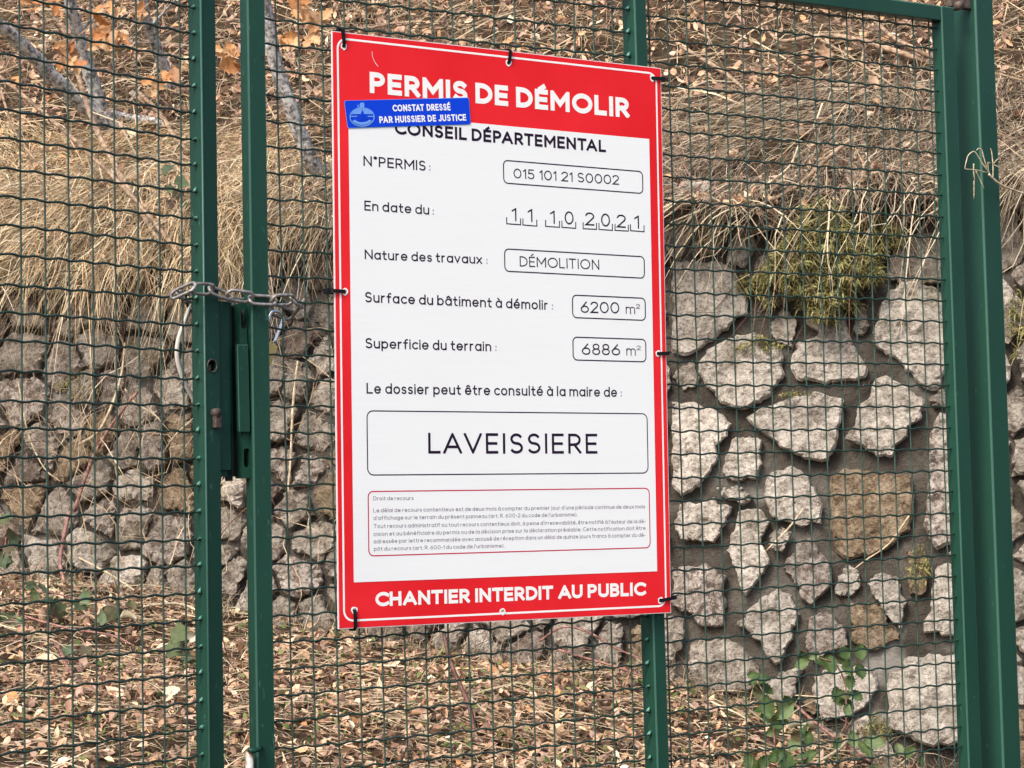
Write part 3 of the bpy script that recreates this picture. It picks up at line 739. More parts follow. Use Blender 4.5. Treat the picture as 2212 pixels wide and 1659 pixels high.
def lettering(name, text, fr, p0, p1, cap, w, m, parent, y=-0.0005, ls=0.13, word=0.46, fixedkx=None):
    """text between two points (baseline start and end, local x,z); the letters' skeletons stretch to fit, the stroke does not"""
    p0 = np.array(p0); p1 = np.array(p1); length = np.linalg.norm(p1 - p0) / cap; ex = (p1 - p0) / np.linalg.norm(p1 - p0); ez = np.array([-ex[1], ex[0]])
    tot_w = 0; fixed = 0
    for i, ch in enumerate(text):
        if ch == ' ': fixed += word; continue
        tot_w += G[ch][0]; fixed += w
        if i < len(text) - 1 and text[i + 1] != ' ': tot_w += ls - KERN.get(text[i:i + 2], 0)
    kx = (length - fixed) / tot_w if tot_w > 0 else 1
    if fixedkx: kx = fixedkx
    x = 0; V = []; F = []; lay = 0
    for i, ch in enumerate(text):
        if ch == ' ': x += word; continue
        W, strokes = G[ch]
        for s in strokes:
            lay += 1
            pts = [(x + w / 2 + px * kx, w / 2 + py * (1 - w)) for px, py in s]
            for q in stroke_poly(pts, w):
                if ch in CAPS:
                    q = clip(q, np.array([0, 1.0]), np.array([0, 1.0]))
                    if len(q) > 2: q = clip(q, np.array([0, 0.0]), np.array([0, -1.0]))
                if len(q) < 3: continue
                k = len(V); yy = y - 0.00005 * (lay % 3) - 0.00003 * (len(F) % 6)
                for v in q:
                    r = p0 + ex * v[0] * cap + ez * v[1] * cap; V.append((r[0], yy, r[1]))
                F.append(tuple(range(k, k + len(q))))
        x += W * kx + w
        if i < len(text) - 1 and text[i + 1] != ' ': x += (ls - KERN.get(text[i:i + 2], 0)) * kx
    return link(name, mesh_np(name, V, F), m, parent)

# ------------------------------------------------------------------ the permit board
sg = empty('permit_board', SIGN.M, 'red and white PERMIS DE DÉMOLIR notice board fixed to the gate mesh', 'sign')
HW, HH, TH = 0.400, 0.5822, 0.004
def C2(x, y): return VC(1344, 0, x, y)
def C5(x, y): return VC(1344, 1008, x, y)
def C8(x, y): return VC(1344, 2016, x, y)
def Z5(x, y): return ((1420 + x / 1.8433) / 1.8228, (1900 + y / 1.8433) / 1.8228)
def Z4(x, y): return ((1320 + x / 3.687) / 1.8228, (340 + y / 3.687) / 1.8228)
def S(p): h = SIGN.hit(*p); return (h[0], h[2])
holes_px = [(742, 100), (1098, 136), (1409, 169), (744, 630), (1421, 764), (1426, 1297), (765, 1318), (1085, 1321)]
holes = [S(p) for p in holes_px]
hl = [circ(x, z, .0042, n=10) for x, z in holes]
outer = [(-HW, -HH), (HW, -HH), (HW, HH), (-HW, HH)]
link('board', bm_mesh('board', plate(outer, hl, TH)), 'edge', sg)
i_ = 0.0016
link('red_print', bm_mesh('red_print', plate([(-HW + i_, -HH + i_), (HW - i_, -HH + i_), (HW - i_, HH - i_), (-HW + i_, HH - i_)], hl, 0.0003)), 'red', sg, (0, -0.0004, 0))
def quad_rect(pts):
    q = [S(p) for p in pts]   # TL TR BR BL
    return (q[0][0] + q[3][0]) / 2, (q[1][0] + q[2][0]) / 2, (q[2][1] + q[3][1]) / 2, (q[0][1] + q[1][1]) / 2
def rrect(x0, x1, z0, z1, r, n=6):
    o = []
    for cx, cz, a0 in ((x1 - r, z1 - r, 0), (x0 + r, z1 - r, 90), (x0 + r, z0 + r, 180), (x1 - r, z0 + r, 270)):
        o += [(cx + r * math.cos(rad(a0 + 90 * i / n)), cz + r * math.sin(rad(a0 + 90 * i / n))) for i in range(n + 1)]
    return o
def outline_mesh(name, loop, w, y, m, parent):
    V = []; F = []; pts = loop + [loop[0]]
    for q in stroke_poly(pts, w):
        k = len(V); V += [(v[0], y, v[1]) for v in q]; F.append((k, k + 1, k + 2, k + 3))
    return link(name, mesh_np(name, V, F), m, parent)
def flat(name, loop, y, m, parent):
    bm = bmesh.new(); vs = [bm.verts.new((x, y, z)) for x, z in loop]; bm.faces.new(vs)
    bmesh.ops.triangulate(bm, faces=bm.faces)
    return link(name, bm_mesh(name, bm), m, parent)
wx0, wx1, wz0, wz1 = quad_rect([(752, 242), (1400.5, 299), (1420.6, 1234), (764, 1258)])
flat('white_panel', [(wx0, wz0), (wx1, wz0), (wx1, wz1), (wx0, wz1)], -0.0008, 'white', sg)
a = quad_rect([(729.5, 84), (1416, 158), (1439.5, 1308), (742.5, 1342)])
outline_mesh('white_border', rrect(*a, .020, 8), .0040, -0.0006, 'white_ink', sg)
TY = -0.00095
def line(text, f, x0, y0, x1, y1, cap, w, m='ink', name='lettering', **kw):
    p0, p1 = S(f(x0, y0)), S(f(x1, y1)); q = S(f(x0, y0 - cap)); q2 = S(f(x1, y1 - cap))
    c = ((q[1] - p0[1]) + (q2[1] - p1[1])) / 2
    return lettering(name, text, SIGN, p0, p1, c, w, m, sg, -0.00055 if m == 'white_ink' else TY, **kw)
line('PERMIS DE DÉMOLIR', C2, 184, 602, 1865, 765, 132, .245, 'white_ink', word=.46)
line('CONSEIL DÉPARTEMENTAL', C2, 345, 870, 1713, 988, 80, .215, word=.46, ls=.15)
def colon(f, x, y, cap): line(':', f, x, y, x + 12, y + 1, cap, .14, 'ink_lilac', fixedkx=1)
line('N°PERMIS', C2, 142, 1075, 545, 1108, 66, .148, ls=.15); colon(C2, 568, 1110, 62)
line('015 101 21 S0002', C2, 1115, 1155, 1798, 1198, 63, .125, ls=.14, word=.62)
line('En date du', C2, 148, 1364, 568, 1392, 64, .148); colon(C2, 590, 1396, 62)
for ch, x, y in (('1', 1103, 1432), ('1', 1207, 1438), ('1', 1352, 1449), ('0', 1446, 1453), ('2', 1580, 1460), ('0', 1682, 1467), ('2', 1784, 1474), ('1', 1898, 1480)):
    wd = 30 if ch == '1' else 58
    line(ch, C2, x, y, x + wd, y + wd * .06, 85, .115)
for x0, y0, x1, y1 in ((1070, 1450, 1160, 1457), (1175, 1458, 1265, 1466), (1322, 1467, 1412, 1473), (1428, 1473, 1517, 1480), (1565, 1482, 1652, 1487), (1668, 1487, 1755, 1493), (1772, 1493, 1858, 1498), (1872, 1495, 1960, 1502)):
    pts = [S(C2(*p)) for p in ((x0, y0 - 38), (x0, y0), (x1, y1), (x1, y1 - 38))]
    V = []; F = []
    for q in stroke_poly(pts, .0024):
        k = len(V); V += [(v[0], TY, v[1]) for v in q]; F.append((k, k + 1, k + 2, k + 3))
    link('date_tick', mesh_np('date_tick', V, F), 'ink', sg)
FULL = lambda x, y: (x, y)
line('Nature des travaux', FULL, 787.5, 560, 1041, 570.5, 21, .148); colon(FULL, 1050, 571.5, 20)
def boxline(pts, m='ink', w=.0026, r=.010): outline_mesh('text_box', rrect(*quad_rect(pts), r), w, TY, m, sg)
boxline([C2(1049, 1044), C2(1950, 1108), C2(1952, 1251), C2(1051, 1190)])
boxline([(1089, 539), (1391, 553.5), (1391.5, 600), (1090.5, 587)])
line('DÉMOLITION', C5, 1155, 68, 1670, 90, 66, .115, ls=.16)
line('Surface du bâtiment à démolir', C5, 152, 300, 1338, 350, 66, .148); colon(C5, 1362, 352, 62)
boxline([C5(1496, 257), C5(1967, 271), C5(1969, 414), C5(1498, 403)])
line('6200', C5, 1550, 368, 1800, 373, 74, .12); line('m', C5, 1842, 375, 1902, 377, 66, .10); line('²', C5, 1910, 378, 1936, 378, 66, .08, 'ink_soft')
line('Superficie du terrain', C5, 155, 598, 970, 618, 66, .148); colon(C5, 996, 620, 62)
boxline([C5(1499, 526), C5(1971, 541), C5(1972, 685), C5(1501, 675)])
line('6886', C5, 1557, 640, 1805, 645, 74, .12); line('m', C5, 1846, 645, 1906, 646, 66, .10); line('²', C5, 1914, 647, 1940, 647, 66, .08, 'ink_soft')
line('Le dossier peut être consulté à la maire de', C5, 162, 892, 1785, 914, 67, .148); colon(C5, 1808, 915, 62)
boxline([C5(166, 1004), C5(1978, 1022), C5(1988, 1408), C5(168, 1418)], r=.013, w=.0024)
line('LAVEISSIERE', C5, 562, 1281, 1658, 1281, 132, .135, ls=.22)
boxline([C5(172, 1525), C5(1992, 1506), C8(2001, 230), C8(177, 286)], 'crimson', r=.011, w=.0024)
SMALL = [('Droit de recours', 90, 129, 382, 127), ("Le délai de recours contentieux est de deux mois à compter du premier jour d'une période continue de deux mois", 90, 217, 2062, 187),
 ("d'affichage sur le terrain du présent panneau (art. R. 600-2 du code de l'urbanisme).", 92, 272, 1572, 245),
 ("Tout recours administratif ou tout recours contentieux doit, à peine d'irrecevabilité, être notifié à l'auteur de la dé-", 92, 331, 2066, 294),
 ("cision et au bénéficiaire du permis ou de la décision prise sur la déclaration préalable. Cette notification doit être", 92, 388, 2066, 343),
 ("adressée par lettre recommandée avec accusé de réception dans un délai de quinze jours francs à compter du dé-", 92, 442, 2066, 393),
 ("pôt du recours (art. R. 600-1 du code de l'urbanisme).", 95, 496, 1042, 471)]
for tx, x0, y0, x1, y1 in SMALL: line(tx, Z5, x0, y0, x1, y1, 29, .135, 'ink_soft', ls=.16)
line('CHANTIER INTERDIT AU PUBLIC', C8, 220, 613, 1968, 541, 90, .24, 'white_ink', word=.46, ls=.10)
sc_ = [S(C2(*p)) for p in ((198, 335), (200, 362), (210, 392), (222, 412), (237, 430))]
V = []; F = []
for q in stroke_poly(sc_, .0011):
    k = len(V); V += [(v[0], -0.0006, v[1]) for v in q]; F.append((k, k + 1, k + 2, k + 3))
link('scratch', mesh_np('scratch', V, F), 'edge', sg)
# scuffed white rims of the fixing holes
for (x, z) in holes:
    V = []; F = []; n = 12; rr = [random.uniform(.0062, .0085) for _ in range(n)]
    for i in range(n):
        c, s = math.cos(2 * PI * i / n), math.sin(2 * PI * i / n)
        V += [(x + .0043 * c, -0.0013, z + .0043 * s), (x + rr[i] * c * .95, -0.0013, z + rr[i] * s)]
    F = [(2 * i, 2 * i + 1, (2 * i + 3) % (2 * n), (2 * i + 2) % (2 * n)) for i in range(n)]
    link('hole_rim', mesh_np('hole_rim', V, F), 'white_ink', sg)

# ------------------------------------------------------------------ blue sticker
stc = [S(Z4(*p)) for p in ((120, 208), (1935, 163), (1962, 553), (172, 611))]
cx_, cz_ = np.mean([p[0] for p in stc]), np.mean([p[1] for p in stc])
stk = empty('sticker', SIGN.M @ Matrix.Translation((0, 0, 0)), 'blue CONSTAT DRESSÉ PAR HUISSIER DE JUSTICE sticker stuck askew over the board\'s title', 'sticker')
def rquad(c, r):
    o = []; n = len(c)
    for i in range(n):
        p = np.array(c[i]); a = np.array(c[i - 1]) - p; b = np.array(c[(i + 1) % n]) - p
        a /= np.linalg.norm(a); b /= np.linalg.norm(b); q0, q2 = p + a * r, p + b * r
        for t in np.linspace(0, 1, 6): o.append(tuple((1 - t) ** 2 * q0 + 2 * t * (1 - t) * p + t * t * q2))
    return o
flat('sticker_edge', rquad(stc, .005), -0.0018, 'blue_light', stk)
c_ = np.array([cx_, cz_]); flat('sticker_face', rquad([tuple(c_ + (np.array(p) - c_) * np.array([.994, .972])) for p in stc], .0045), -0.0021, 'blue', stk)
def sline(text, x0, y0, x1, y1, cap, w, m, **kw):
    p0, p1 = S(Z4(x0, y0)), S(Z4(x1, y1)); q = S(Z4(x0, y0 - cap))
    return lettering('lettering', text, SIGN, p0, p1, q[1] - p0[1], w, m, stk, -0.0022, **kw)
sline('CONSTAT DRESSÉ', 828, 368, 1668, 350, 98, .21, 'white_ink', word=.44, ls=.14)
sline('PAR HUISSIER DE JUSTICE', 637, 537, 1896, 500, 98, .21, 'white_ink', word=.44, ls=.14)
def zp(pts): return [S(Z4(*p)) for p in pts]
em = []
def ell(cx, cy, rx, ry, a0, a1, n=20): return [(cx + rx * math.cos(rad(a0 + (a1 - a0) * i / n)), cy - ry * math.sin(rad(a0 + (a1 - a0) * i / n))) for i in range(n + 1)]
def emb(pts, y=-0.0024, m='blue_light'): flat('emblem', zp(pts), y, m, stk)
V = []; F = []
for q in stroke_poly(zp(ell(380, 448, 176, 132, 0, 360, 30)), .0022):
    k = len(V); V += [(v[0], -0.0026, v[1]) for v in q]; F.append((k, k + 1, k + 2, k + 3))
link('emblem_ring', mesh_np('emblem_ring', V, F), 'blue_light', stk)
emb(ell(380, 448, 170, 128, 20, 160))
emb([(345, 335), (345, 268), (358, 240), (400, 236), (416, 262), (412, 300), (398, 335)])
emb([(318, 320), (314, 275), (322, 262), (332, 300), (334, 322)])
emb([(205, 430), (320, 430), (300, 446), (205, 446)], -0.00245, 'blue_light')
emb([(455, 430), (552, 430), (552, 446), (465, 446)], -0.00245, 'blue_light')
emb([(215, 452), (300, 452), (330, 510), (250, 500)], -0.0027, 'blue')
emb([(320, 500), (385, 340), (410, 400), (380, 500)], -0.0027, 'blue')
emb([(425, 420), (470, 478), (410, 490)], -0.0027, 'blue')
emb([(220, 405), (300, 405), (300, 424), (214, 424)], -0.0027, 'blue')
emb([(440, 405), (540, 405), (546, 424), (440, 424)], -0.0027, 'blue')
emb(ell(380, 470, 150, 92, 200, 340) + ell(380, 462, 110, 62, 335, 205), -0.00285, 'blue_light')

# ------------------------------------------------------------------ cable ties
ties = [((742, 100), (738, 60), 'short black cable tie over the top left corner of the red board', 0),
        ((1098, 136), (1101, 106), 'black cable tie over the middle of the red board\'s top edge', 0),
        ((1409, 169), (1438, 172), 'black cable tie through the top right corner of the red board', 1),
        ((744, 630), (712, 628), 'black cable tie on the red board\'s left edge with its square head showing', 2),
        ((1421, 764), (1447, 763), 'thin black cable tie halfway down the red board\'s right edge', 1),
        ((1426, 1297), (1462, 1290), 'long black cable tie at the bottom right corner of the red board', 1),
        ((765, 1318), (766, 1362), 'black cable tie looped under the bottom left corner of the red board', 0)]
for hp, ep, lab, kind in ties:
    a = np.array(S(hp)); b = np.array(S(ep)); d = (b - a) / np.linalg.norm(b - a); e = np.array([-d[1], d[0]]); L = np.linalg.norm(b - a)
    # closed band: out of the hole, over the edge, round the wire behind, back in through the hole
    path = [(0, .026), (0, .004), (0, -.0025), (.3 * L, -.0042), (.85 * L, -.0040), (L, .001), (L, .014), (.8 * L, .028), (.3 * L, .031), (0, .026)]
    V = []; F = []; hw = .0036; th = .0016
    P = [np.array([a[0] + d[0] * s, yy, a[1] + d[1] * s]) for s, yy in path]
    n = len(P)
    for i, p in enumerate(P):
        T = P[min(i + 1, n - 1)] - P[max(i - 1, 0)]; T /= np.linalg.norm(T); s_ = np.array([e[0], 0, e[1]]); nn = np.cross(T, s_)
        V += [p + s_ * hw + nn * th / 2, p - s_ * hw + nn * th / 2, p - s_ * hw - nn * th / 2, p + s_ * hw - nn * th / 2]
    F = [(i * 4 + j, i * 4 + (j + 1) % 4, (i + 1) * 4 + (j + 1) % 4, (i + 1) * 4 + j) for i in range(n - 1) for j in range(4)]
    r = empty('cable_tie', SIGN.M, lab, 'cable tie', 'black cable ties holding the permit board')
    link('band', mesh_np('band', V, F), 'black', r)
    hd = a + d * L * (1.02 if kind else 0.93)
    sz = .0062 if kind == 2 else .0045
    box('tie_head', (hd[0] - sz, hd[0] + sz, .006 if kind != 2 else -.002, .0125, hd[1] - sz * .8, hd[1] + sz * .8), 'black', r, .0008)
    tp = np.array([hd[0], .010, hd[1]]); dd = np.array([d[0], 0, d[1]])
    if kind: tube('tie_tail', [tp, tp + dd * .008 + np.array([0, .001, .002]), tp + dd * .014 + np.array([0, .004, .003])], .0014, 'black', r, 5)

# ------------------------------------------------------------------ chain, padlock, cords
def world_from(fr, px, py, y): return fr.world(fr.hit(px, py, y))
cp = [world_from(LEFT, 392, 640, 0.045), world_from(LEFT, 386, 634, 0.01), world_from(LEFT, 408, 624, -0.012), world_from(LEFT, 452, 626, -0.013),
      world_from(LEFT, 486, 637, -0.012), world_from(GATE, 520, 640, -0.008), world_from(GATE, 560, 648, -0.012), world_from(GATE, 600, 648, -0.011), world_from(GATE, 636, 650, 0.004),
      world_from(GATE, 646, 664, 0.045), world_from(GATE, 622, 678, 0.07), world_from(GATE, 570, 662, 0.075), world_from(GATE, 500, 655, 0.07), world_from(LEFT, 440, 650, 0.07)]
cp.append(cp[0]); cp = spline(np.array(cp), 14)
dist = np.r_[0, np.cumsum(np.linalg.norm(np.diff(cp, axis=0), axis=1))]
LP, LR = 0.047, 0.0032
nl = int(round(dist[-1] / LP)); LP = dist[-1] / nl
ch = empty('chain', world_from(LEFT, 392, 640, 0.03), 'galvanised steel chain looped round the two middle stiles of the gate', 'chain')
lv = []
hl_, hw_ = (LP + 2 * LR) / 2 + .0012, .0115
for i in range(7): a = -PI / 2 + PI * i / 6; lv.append((hl_ - hw_ + hw_ * math.cos(a) * 1.0, hw_ * math.sin(a), 0))
for i in range(7): a = PI / 2 + PI * i / 6; lv.append((-hl_ + hw_ + hw_ * math.cos(a), hw_ * math.sin(a), 0))
lv.append(lv[0])
V, F = tube_arrays(lv, LR, 8, False); LINK = mesh_np('chain_link', V, F, True)
basei = Vector(ch.location)
for i in range(nl):
    s = (i + .5) * LP; c = np.array([np.interp(s, dist, cp[:, k]) for k in range(3)]); c2 = np.array([np.interp(min(s + .01, dist[-1]), dist, cp[:, k]) for k in range(3)])
    c1_ = np.array([np.interp(max(s - .01, 0), dist, cp[:, k]) for k in range(3)])
    T = Vector(c2 - c1_).normalized(); q = T.to_track_quat('X', 'Z')
    ro = Matrix.Rotation(rad(50 if i % 2 else 130), 4, 'X')
    l = link('chain_link', LINK, 'steel', ch); l.matrix_local = Matrix.Translation(Vector(c) - basei) @ q.to_matrix().to_4x4() @ ro
pk = empty('padlock', world_from(GATE, 590, 745, 0.06), 'brass padlock with a long steel shackle hanging behind the gate stile', 'padlock')
pk.rotation_euler = (0, rad(24), rad(34))
bm = bmesh.new(); box_bm(bm, -.040, .008, -.009, .009, -.042, 0, bevel=.003); link('padlock_body', bm_mesh('padlock_body', bm), 'brass', pk)
tube('shackle', [(-.028, 0, -.002), (-.028, 0, .052), (-.024, 0, .060), (-.014, 0, .064), (-.004, 0, .060), (0.001, 0, .050), (.001, 0, -.002)], .0034, 'chrome', pk, 8, curve=4)
def wtube(name, pts, r, m, label, cat, curve=6, group=None, k=6):
    pts = [np.array(p) for p in pts]; o = tube(name, np.array(pts) - pts[0], r, m, None, k, curve=curve)
    o.location = Vector(pts[0]); return props(o, label, cat, group)
wtube('white_cord', [world_from(LEFT, 420, 640, .05), world_from(LEFT, 400, 690, .055), world_from(LEFT, 385, 735, .055), world_from(LEFT, 383, 775, .055), world_from(LEFT, 396, 820, .055), world_from(LEFT, 418, 862, .055), world_from(LEFT, 436, 900, .05)],
      [.0028, .0035, .0044, .0046, .0046, .0046, .004], 'cord', 'thick white cord bowing out to the left of the stile below the chain', 'cord')
wtube('dark_cable', [world_from(LEFT, 402, 632, .05), world_from(LEFT, 402, 650, .055), world_from(LEFT, 410, 668, .055), world_from(LEFT, 428, 684, .05)], .0024, 'black', 'short dark cable dipping behind the stile under the chain\'s left end', 'cable')
wtube('tie_wire', [world_from(GATE, 641, 652, .03), world_from(GATE, 646, 600, .03), world_from(GATE, 640, 560, .03), world_from(GATE, 655, 545, .03), world_from(GATE, 668, 580, .03), world_from(GATE, 660, 640, .03)], .0011, 'thin_wire', 'thin pale wire loop rising from the right end of the chain', 'wire')
wtube('tie_wire', [world_from(LEFT, 352, 576, .016), world_from(LEFT, 345, 588, .012), world_from(LEFT, 352, 600, .012), world_from(LEFT, 343, 614, .012), world_from(LEFT, 348, 622, .012)], .0012, 'black', 'short twisted black wire end hanging from the left mesh above the chain', 'wire')

# ------------------------------------------------------------------ vegetation
def blades(name, P0, D, L, droop, width, m, seg=4, curl=0.15, floor=None, label=None, parent=None, kind='stuff', cat=None):
    n = len(P0); t = np.linspace(0, 1, seg + 1)[None, :, None]
    D = D / (np.linalg.norm(D, axis=1)[:, None] + 1e-9)
    side = np.cross(D, RNG.normal(size=(n, 3))); side /= np.linalg.norm(side, axis=1)[:, None] + 1e-9
    cv = RNG.normal(0, curl, (n, 1, 1)); cv2 = RNG.normal(0, curl * .5, (n, 1, 1))
    Lx = L[:, None, None]
    C = P0[:, None, :] + D[:, None, :] * Lx * t + side[:, None, :] * Lx * (cv * t * t + cv2 * np.sin(2.6 * PI * t))
    C = C + np.array([0, 0, -1.0]) * (droop[:, None, None] * Lx * t * t)
    if floor is not None:
        z = floor(C[..., 0], C[..., 1]) + 0.004 + RNG.uniform(0, .03, (n, 1)); C[..., 2] = np.maximum(C[..., 2], z)
    ws = np.cross(D, side); ws = ws + RNG.normal(0, .4, (n, 3)); ws -= D * (ws * D).sum(1)[:, None]; ws /= np.linalg.norm(ws, axis=1)[:, None] + 1e-9
    prof = np.array([0.8, 1.0, .85, .6, .15])[:seg + 1] if seg == 4 else np.interp(np.linspace(0, 1, seg + 1), [0, .5, 1], [.8, 1, .15])
    W = ws[:, None, :] * (width[:, None, None] * prof[None, :, None] * .5)
    V = np.stack([C - W, C + W], 2).reshape(-1, 3)
    b = (np.arange(n) * (seg + 1) * 2)[:, None]; k = np.arange(seg)[None, :] * 2
    F = np.stack([b + k, b + k + 1, b + k + 3, b + k + 2], -1).reshape(-1, 4)
    o = link(name, mesh_np(name, V, F), m, parent)
    return props(o, label, cat, kind=kind)
def leaves(name, P, size, m, label, floor=None, up=0.5, slope=None, kind='stuff'):
    n = len(P)
    nn = RNG.normal(size=(n, 3)) * (1 - up) + np.array(slope if slope is not None else (0, 0, 1.0)) * up; nn /= np.linalg.norm(nn, axis=1)[:, None]
    u = np.cross(nn, RNG.normal(size=(n, 3))); u /= np.linalg.norm(u, axis=1)[:, None]; v = np.cross(nn, u)
    asp = RNG.uniform(.32, .6, n)[:, None]; s = size[:, None]; cu = RNG.uniform(-.35, .45, n)[:, None]; c2 = RNG.uniform(-.3, .3, n)[:, None]
    pts = [P - u * s * .5 + nn * s * c2 * .4, P - u * s * .15 + v * s * asp * .5 + nn * s * cu * .5, P + u * s * .2 + v * s * asp * .42 + nn * s * cu * .6, P + u * s * .5 + nn * s * c2 * .6,
           P + u * s * .15 - v * s * asp * .45 + nn * s * cu * .5, P - u * s * .2 - v * s * asp * .5 + nn * s * cu * .5, P - u * s * .05, P + u * s * .22]
    V = np.stack(pts, 1).reshape(-1, 3); b = (np.arange(n) * 8)[:, None]
    tri = np.array([[0, 6, 1], [1, 6, 7], [1, 7, 2], [2, 7, 3], [3, 7, 4], [4, 7, 6], [4, 6, 5], [5, 6, 0]])
    F = (b[:, :, None] + tri[None]).reshape(-1, 3)
    o = link(name, mesh_np(name, V, F), m); return props(o, label, kind=kind)
def U(a, b, n): return RNG.uniform(a, b, n)
def clumpy(n, x0, x1, v0, v1, f=3.0, keep=0.5):
    """positions in patches rather than an even scatter"""
    x = U(x0, x1, n * 3); v = U(v0, v1, n * 3)
    w = 0.5 + 0.5 * np.sin(f * x + 1.7 * np.sin(f * v * 1.3)) * np.sin(f * 1.1 * v + 1.3 * np.sin(f * x * .7)); ok = RNG.uniform(0, 1, n * 3) < keep + (1 - keep) * w
    return x[ok][:n], v[ok][:n]
# upper bank
slope = np.array([0, -0.62, 0.78])
def bank(n, name, lmin, lmax, wmin, wmax, m, dirmean, spread, label, lift=.03, x0=-3.0, x1=3.0, v0=.12, v1=2.3, keep=.55, droop=(.1, .5), curl=.18):
    x, v = clumpy(n, x0, x1, v0, v1, keep=keep); n = len(x); y = v + wall_y(x); P = np.stack([x, y, ground_z(x, y) + U(0, lift, n)], 1)
    D = np.array(dirmean) + RNG.normal(0, spread, (n, 3)); 
    D[:, 0] += .8 * np.sin(2.9 * x + 1.7 * np.sin(3.1 * v)) + .5 * np.sin(7.3 * x - 5 * v)
    D = D - slope * (D @ slope)[:, None] * .8 + slope * U(0, .35, n)[:, None]
    return blades(name, P, D, U(lmin, lmax, n), U(*droop, n), U(wmin, wmax, n), m, floor=ground_z, label=label, curl=curl)
bank(21000, 'dry_grass', .05, .20, .0014, .0034, 'hay', (-.2, -.3, -.1), .9, 'matted dry grass lying over the bank above the stone wall')
bank(9000, 'dry_grass', .06, .22, .0015, .0036, 'hay_gold', (-.55, -.5, -.6), .45, 'golden hay combed downhill on the bank behind the left gate leaf', lift=.05, x0=-3.0, x1=-.75, v0=.05, v1=.75, keep=.5)
bank(7500, 'dry_grass', .08, .28, .0015, .0036, 'hay_grey', (-.5, -.4, -.3), .5, 'long grey straw on the bank edge behind the right of the gate', lift=.08, x0=.1, x1=3, v0=.03, v1=.6)
x, v = clumpy(13000, -3, 3, .15, 2.4, keep=.35); y = v + wall_y(x); n = len(x)
leaves('leaf_litter', np.stack([x, y, ground_z(x, y) + U(.01, .05, n)], 1), U(.018, .055, n) * (1 + .3 * (RNG.random(n) > .9)), 'litter', 'brown and tan fallen leaves strewn over the upper bank', up=.45, slope=slope)
bank(700, 'straw_stalks', .25, .60, .004, .0075, 'hay', (-.3, -.3, .1), .8, 'thick loose stalks lying criss-cross on the bank', lift=.09, keep=.8, droop=(.05, .3), curl=.1)
bank(800, 'twigs', .15, .55, .002, .005, 'twigs', (-.3, -.4, .1), .9, 'thin dark twigs caught in the grass of the bank', lift=.10, keep=.8, droop=(0, .4), curl=.28)
# turf bulging over the wall head: earth first, grass on it
def depth_of(x): return 0.34 - 0.22 * sstep(-1.0, -.2, x) - .02 * np.sin(x * 5)
def lip(x, t):
    """x along the wall, t 0..1 from the bank down over the wall's edge; returns the point and the way down"""
    a = t * PI / 2; dp = depth_of(x); v = .34 - (.34 + .07 + .05 * np.sin(x * 4.3) + .03 * np.sin(x * 11)) * np.sin(a); z = 2.67 - .10 * sstep(-.5, .3, x) - dp * (1 - np.cos(a)) * 1.15 + .02 * np.sin(x * 7)
    z = z + .035 * np.sin(8.7 * x + 3 * t) * np.sin(5 * t + 3.7 * x) + .022 * np.sin(19 * x - 5 * t); v = v - .03 * np.sin(11.3 * x + 4 * t) * np.sin(6.1 * x + 7 * t)
    y = v + wall_y(x); P = np.stack([x, y, z], -1)
    dn = np.stack([0 * x, -np.cos(a), -np.sin(a)], -1); nr = np.stack([0 * x, -np.sin(a), np.cos(a)], -1)
    return P, dn, nr
XX, TT = np.meshgrid(np.linspace(-3.4, 3.4, 200), np.linspace(-.05, 1.0, 12))
P_, _, nr_ = lip(XX, TT); P_ = P_ + nr_ * (-.02 + .012 * np.sin(XX * 31 + TT * 9))[..., None]
ii = np.arange(200 * 12).reshape(12, 200); F = np.stack([ii[:-1, :-1], ii[1:, :-1], ii[1:, 1:], ii[:-1, 1:]], -1).reshape(-1, 4)
props(link('turf_edge_ground', mesh_np('turf_edge_ground', P_.reshape(-1, 3), F, True), 'soil'), 'brown turf bulging over the head of the wall', kind='structure')
def fringe(n, x0, x1, t0, t1, lmin, lmax, side, m, label, spread=.5, lift=.35, dr=(.3, 1.0), w=(.0015, .0036), curl=.26):
    x, t = clumpy(n, x0, x1, t0, t1, f=7.0, keep=.35); n = len(x); P, dn, nr = lip(x, t)
    D = dn * U(.3, 1.0, n)[:, None] + nr * U(0, lift * 2, n)[:, None] + np.array([side, 0, 0]) + RNG.normal(0, spread, (n, 3)) * np.array([1, .5, .6])
    k = RNG.random(n) < .3; D[k] = RNG.normal(0, .7, (k.sum(), 3)) + nr[k] * .5
    D[:, 0] += .55 * np.sin(5.1 * x + 2 * t) + .35 * np.sin(13.3 * x - 4 * t)
    return blades('dry_grass', P + nr * U(0, .03, n)[:, None], D, U(lmin, lmax, n), U(*dr, n), U(*w, n), m, label=label, curl=curl, seg=6)
fringe(9500, -3.2, -.62, 0, .9, .08, .30, -.75, 'hay_gold', 'golden hay tangled over the wall head behind the left gate leaf', spread=.55)
fringe(6000, -3.2, -.5, 0, .9, .06, .22, -.4, 'hay_grey', 'short brown straw tangled in the golden hay at the left', spread=.8)
fringe(1300, -3.2, -.7, .0, .9, .12, .36, -.8, 'straw_mix', 'long pale straws hanging slantwise from the turf at the left', spread=.4, w=(.003, .0055), curl=.12)
for nn_, xa, xb in ((2600, -3.2, -.6), (2200, -.6, 3.2)):
    x, t = clumpy(nn_, xa, xb, 0, .85, f=6.0, keep=.25); P, dn, nr = lip(x, t); n = len(x)
    leaves('leaf_litter', P + nr * U(.0, .05, n)[:, None], U(.012, .045, n), 'litter', 'dead leaves caught in the grass of the wall head, ' + ('left' if xb < 0 else 'right'), up=.2)
fringe(350, -3.0, 3.0, .0, 1.0, .15, .50, -.4, 'twigs', 'dark roots and twigs trailing over the wall head', spread=.8, w=(.002, .0042), curl=.3)
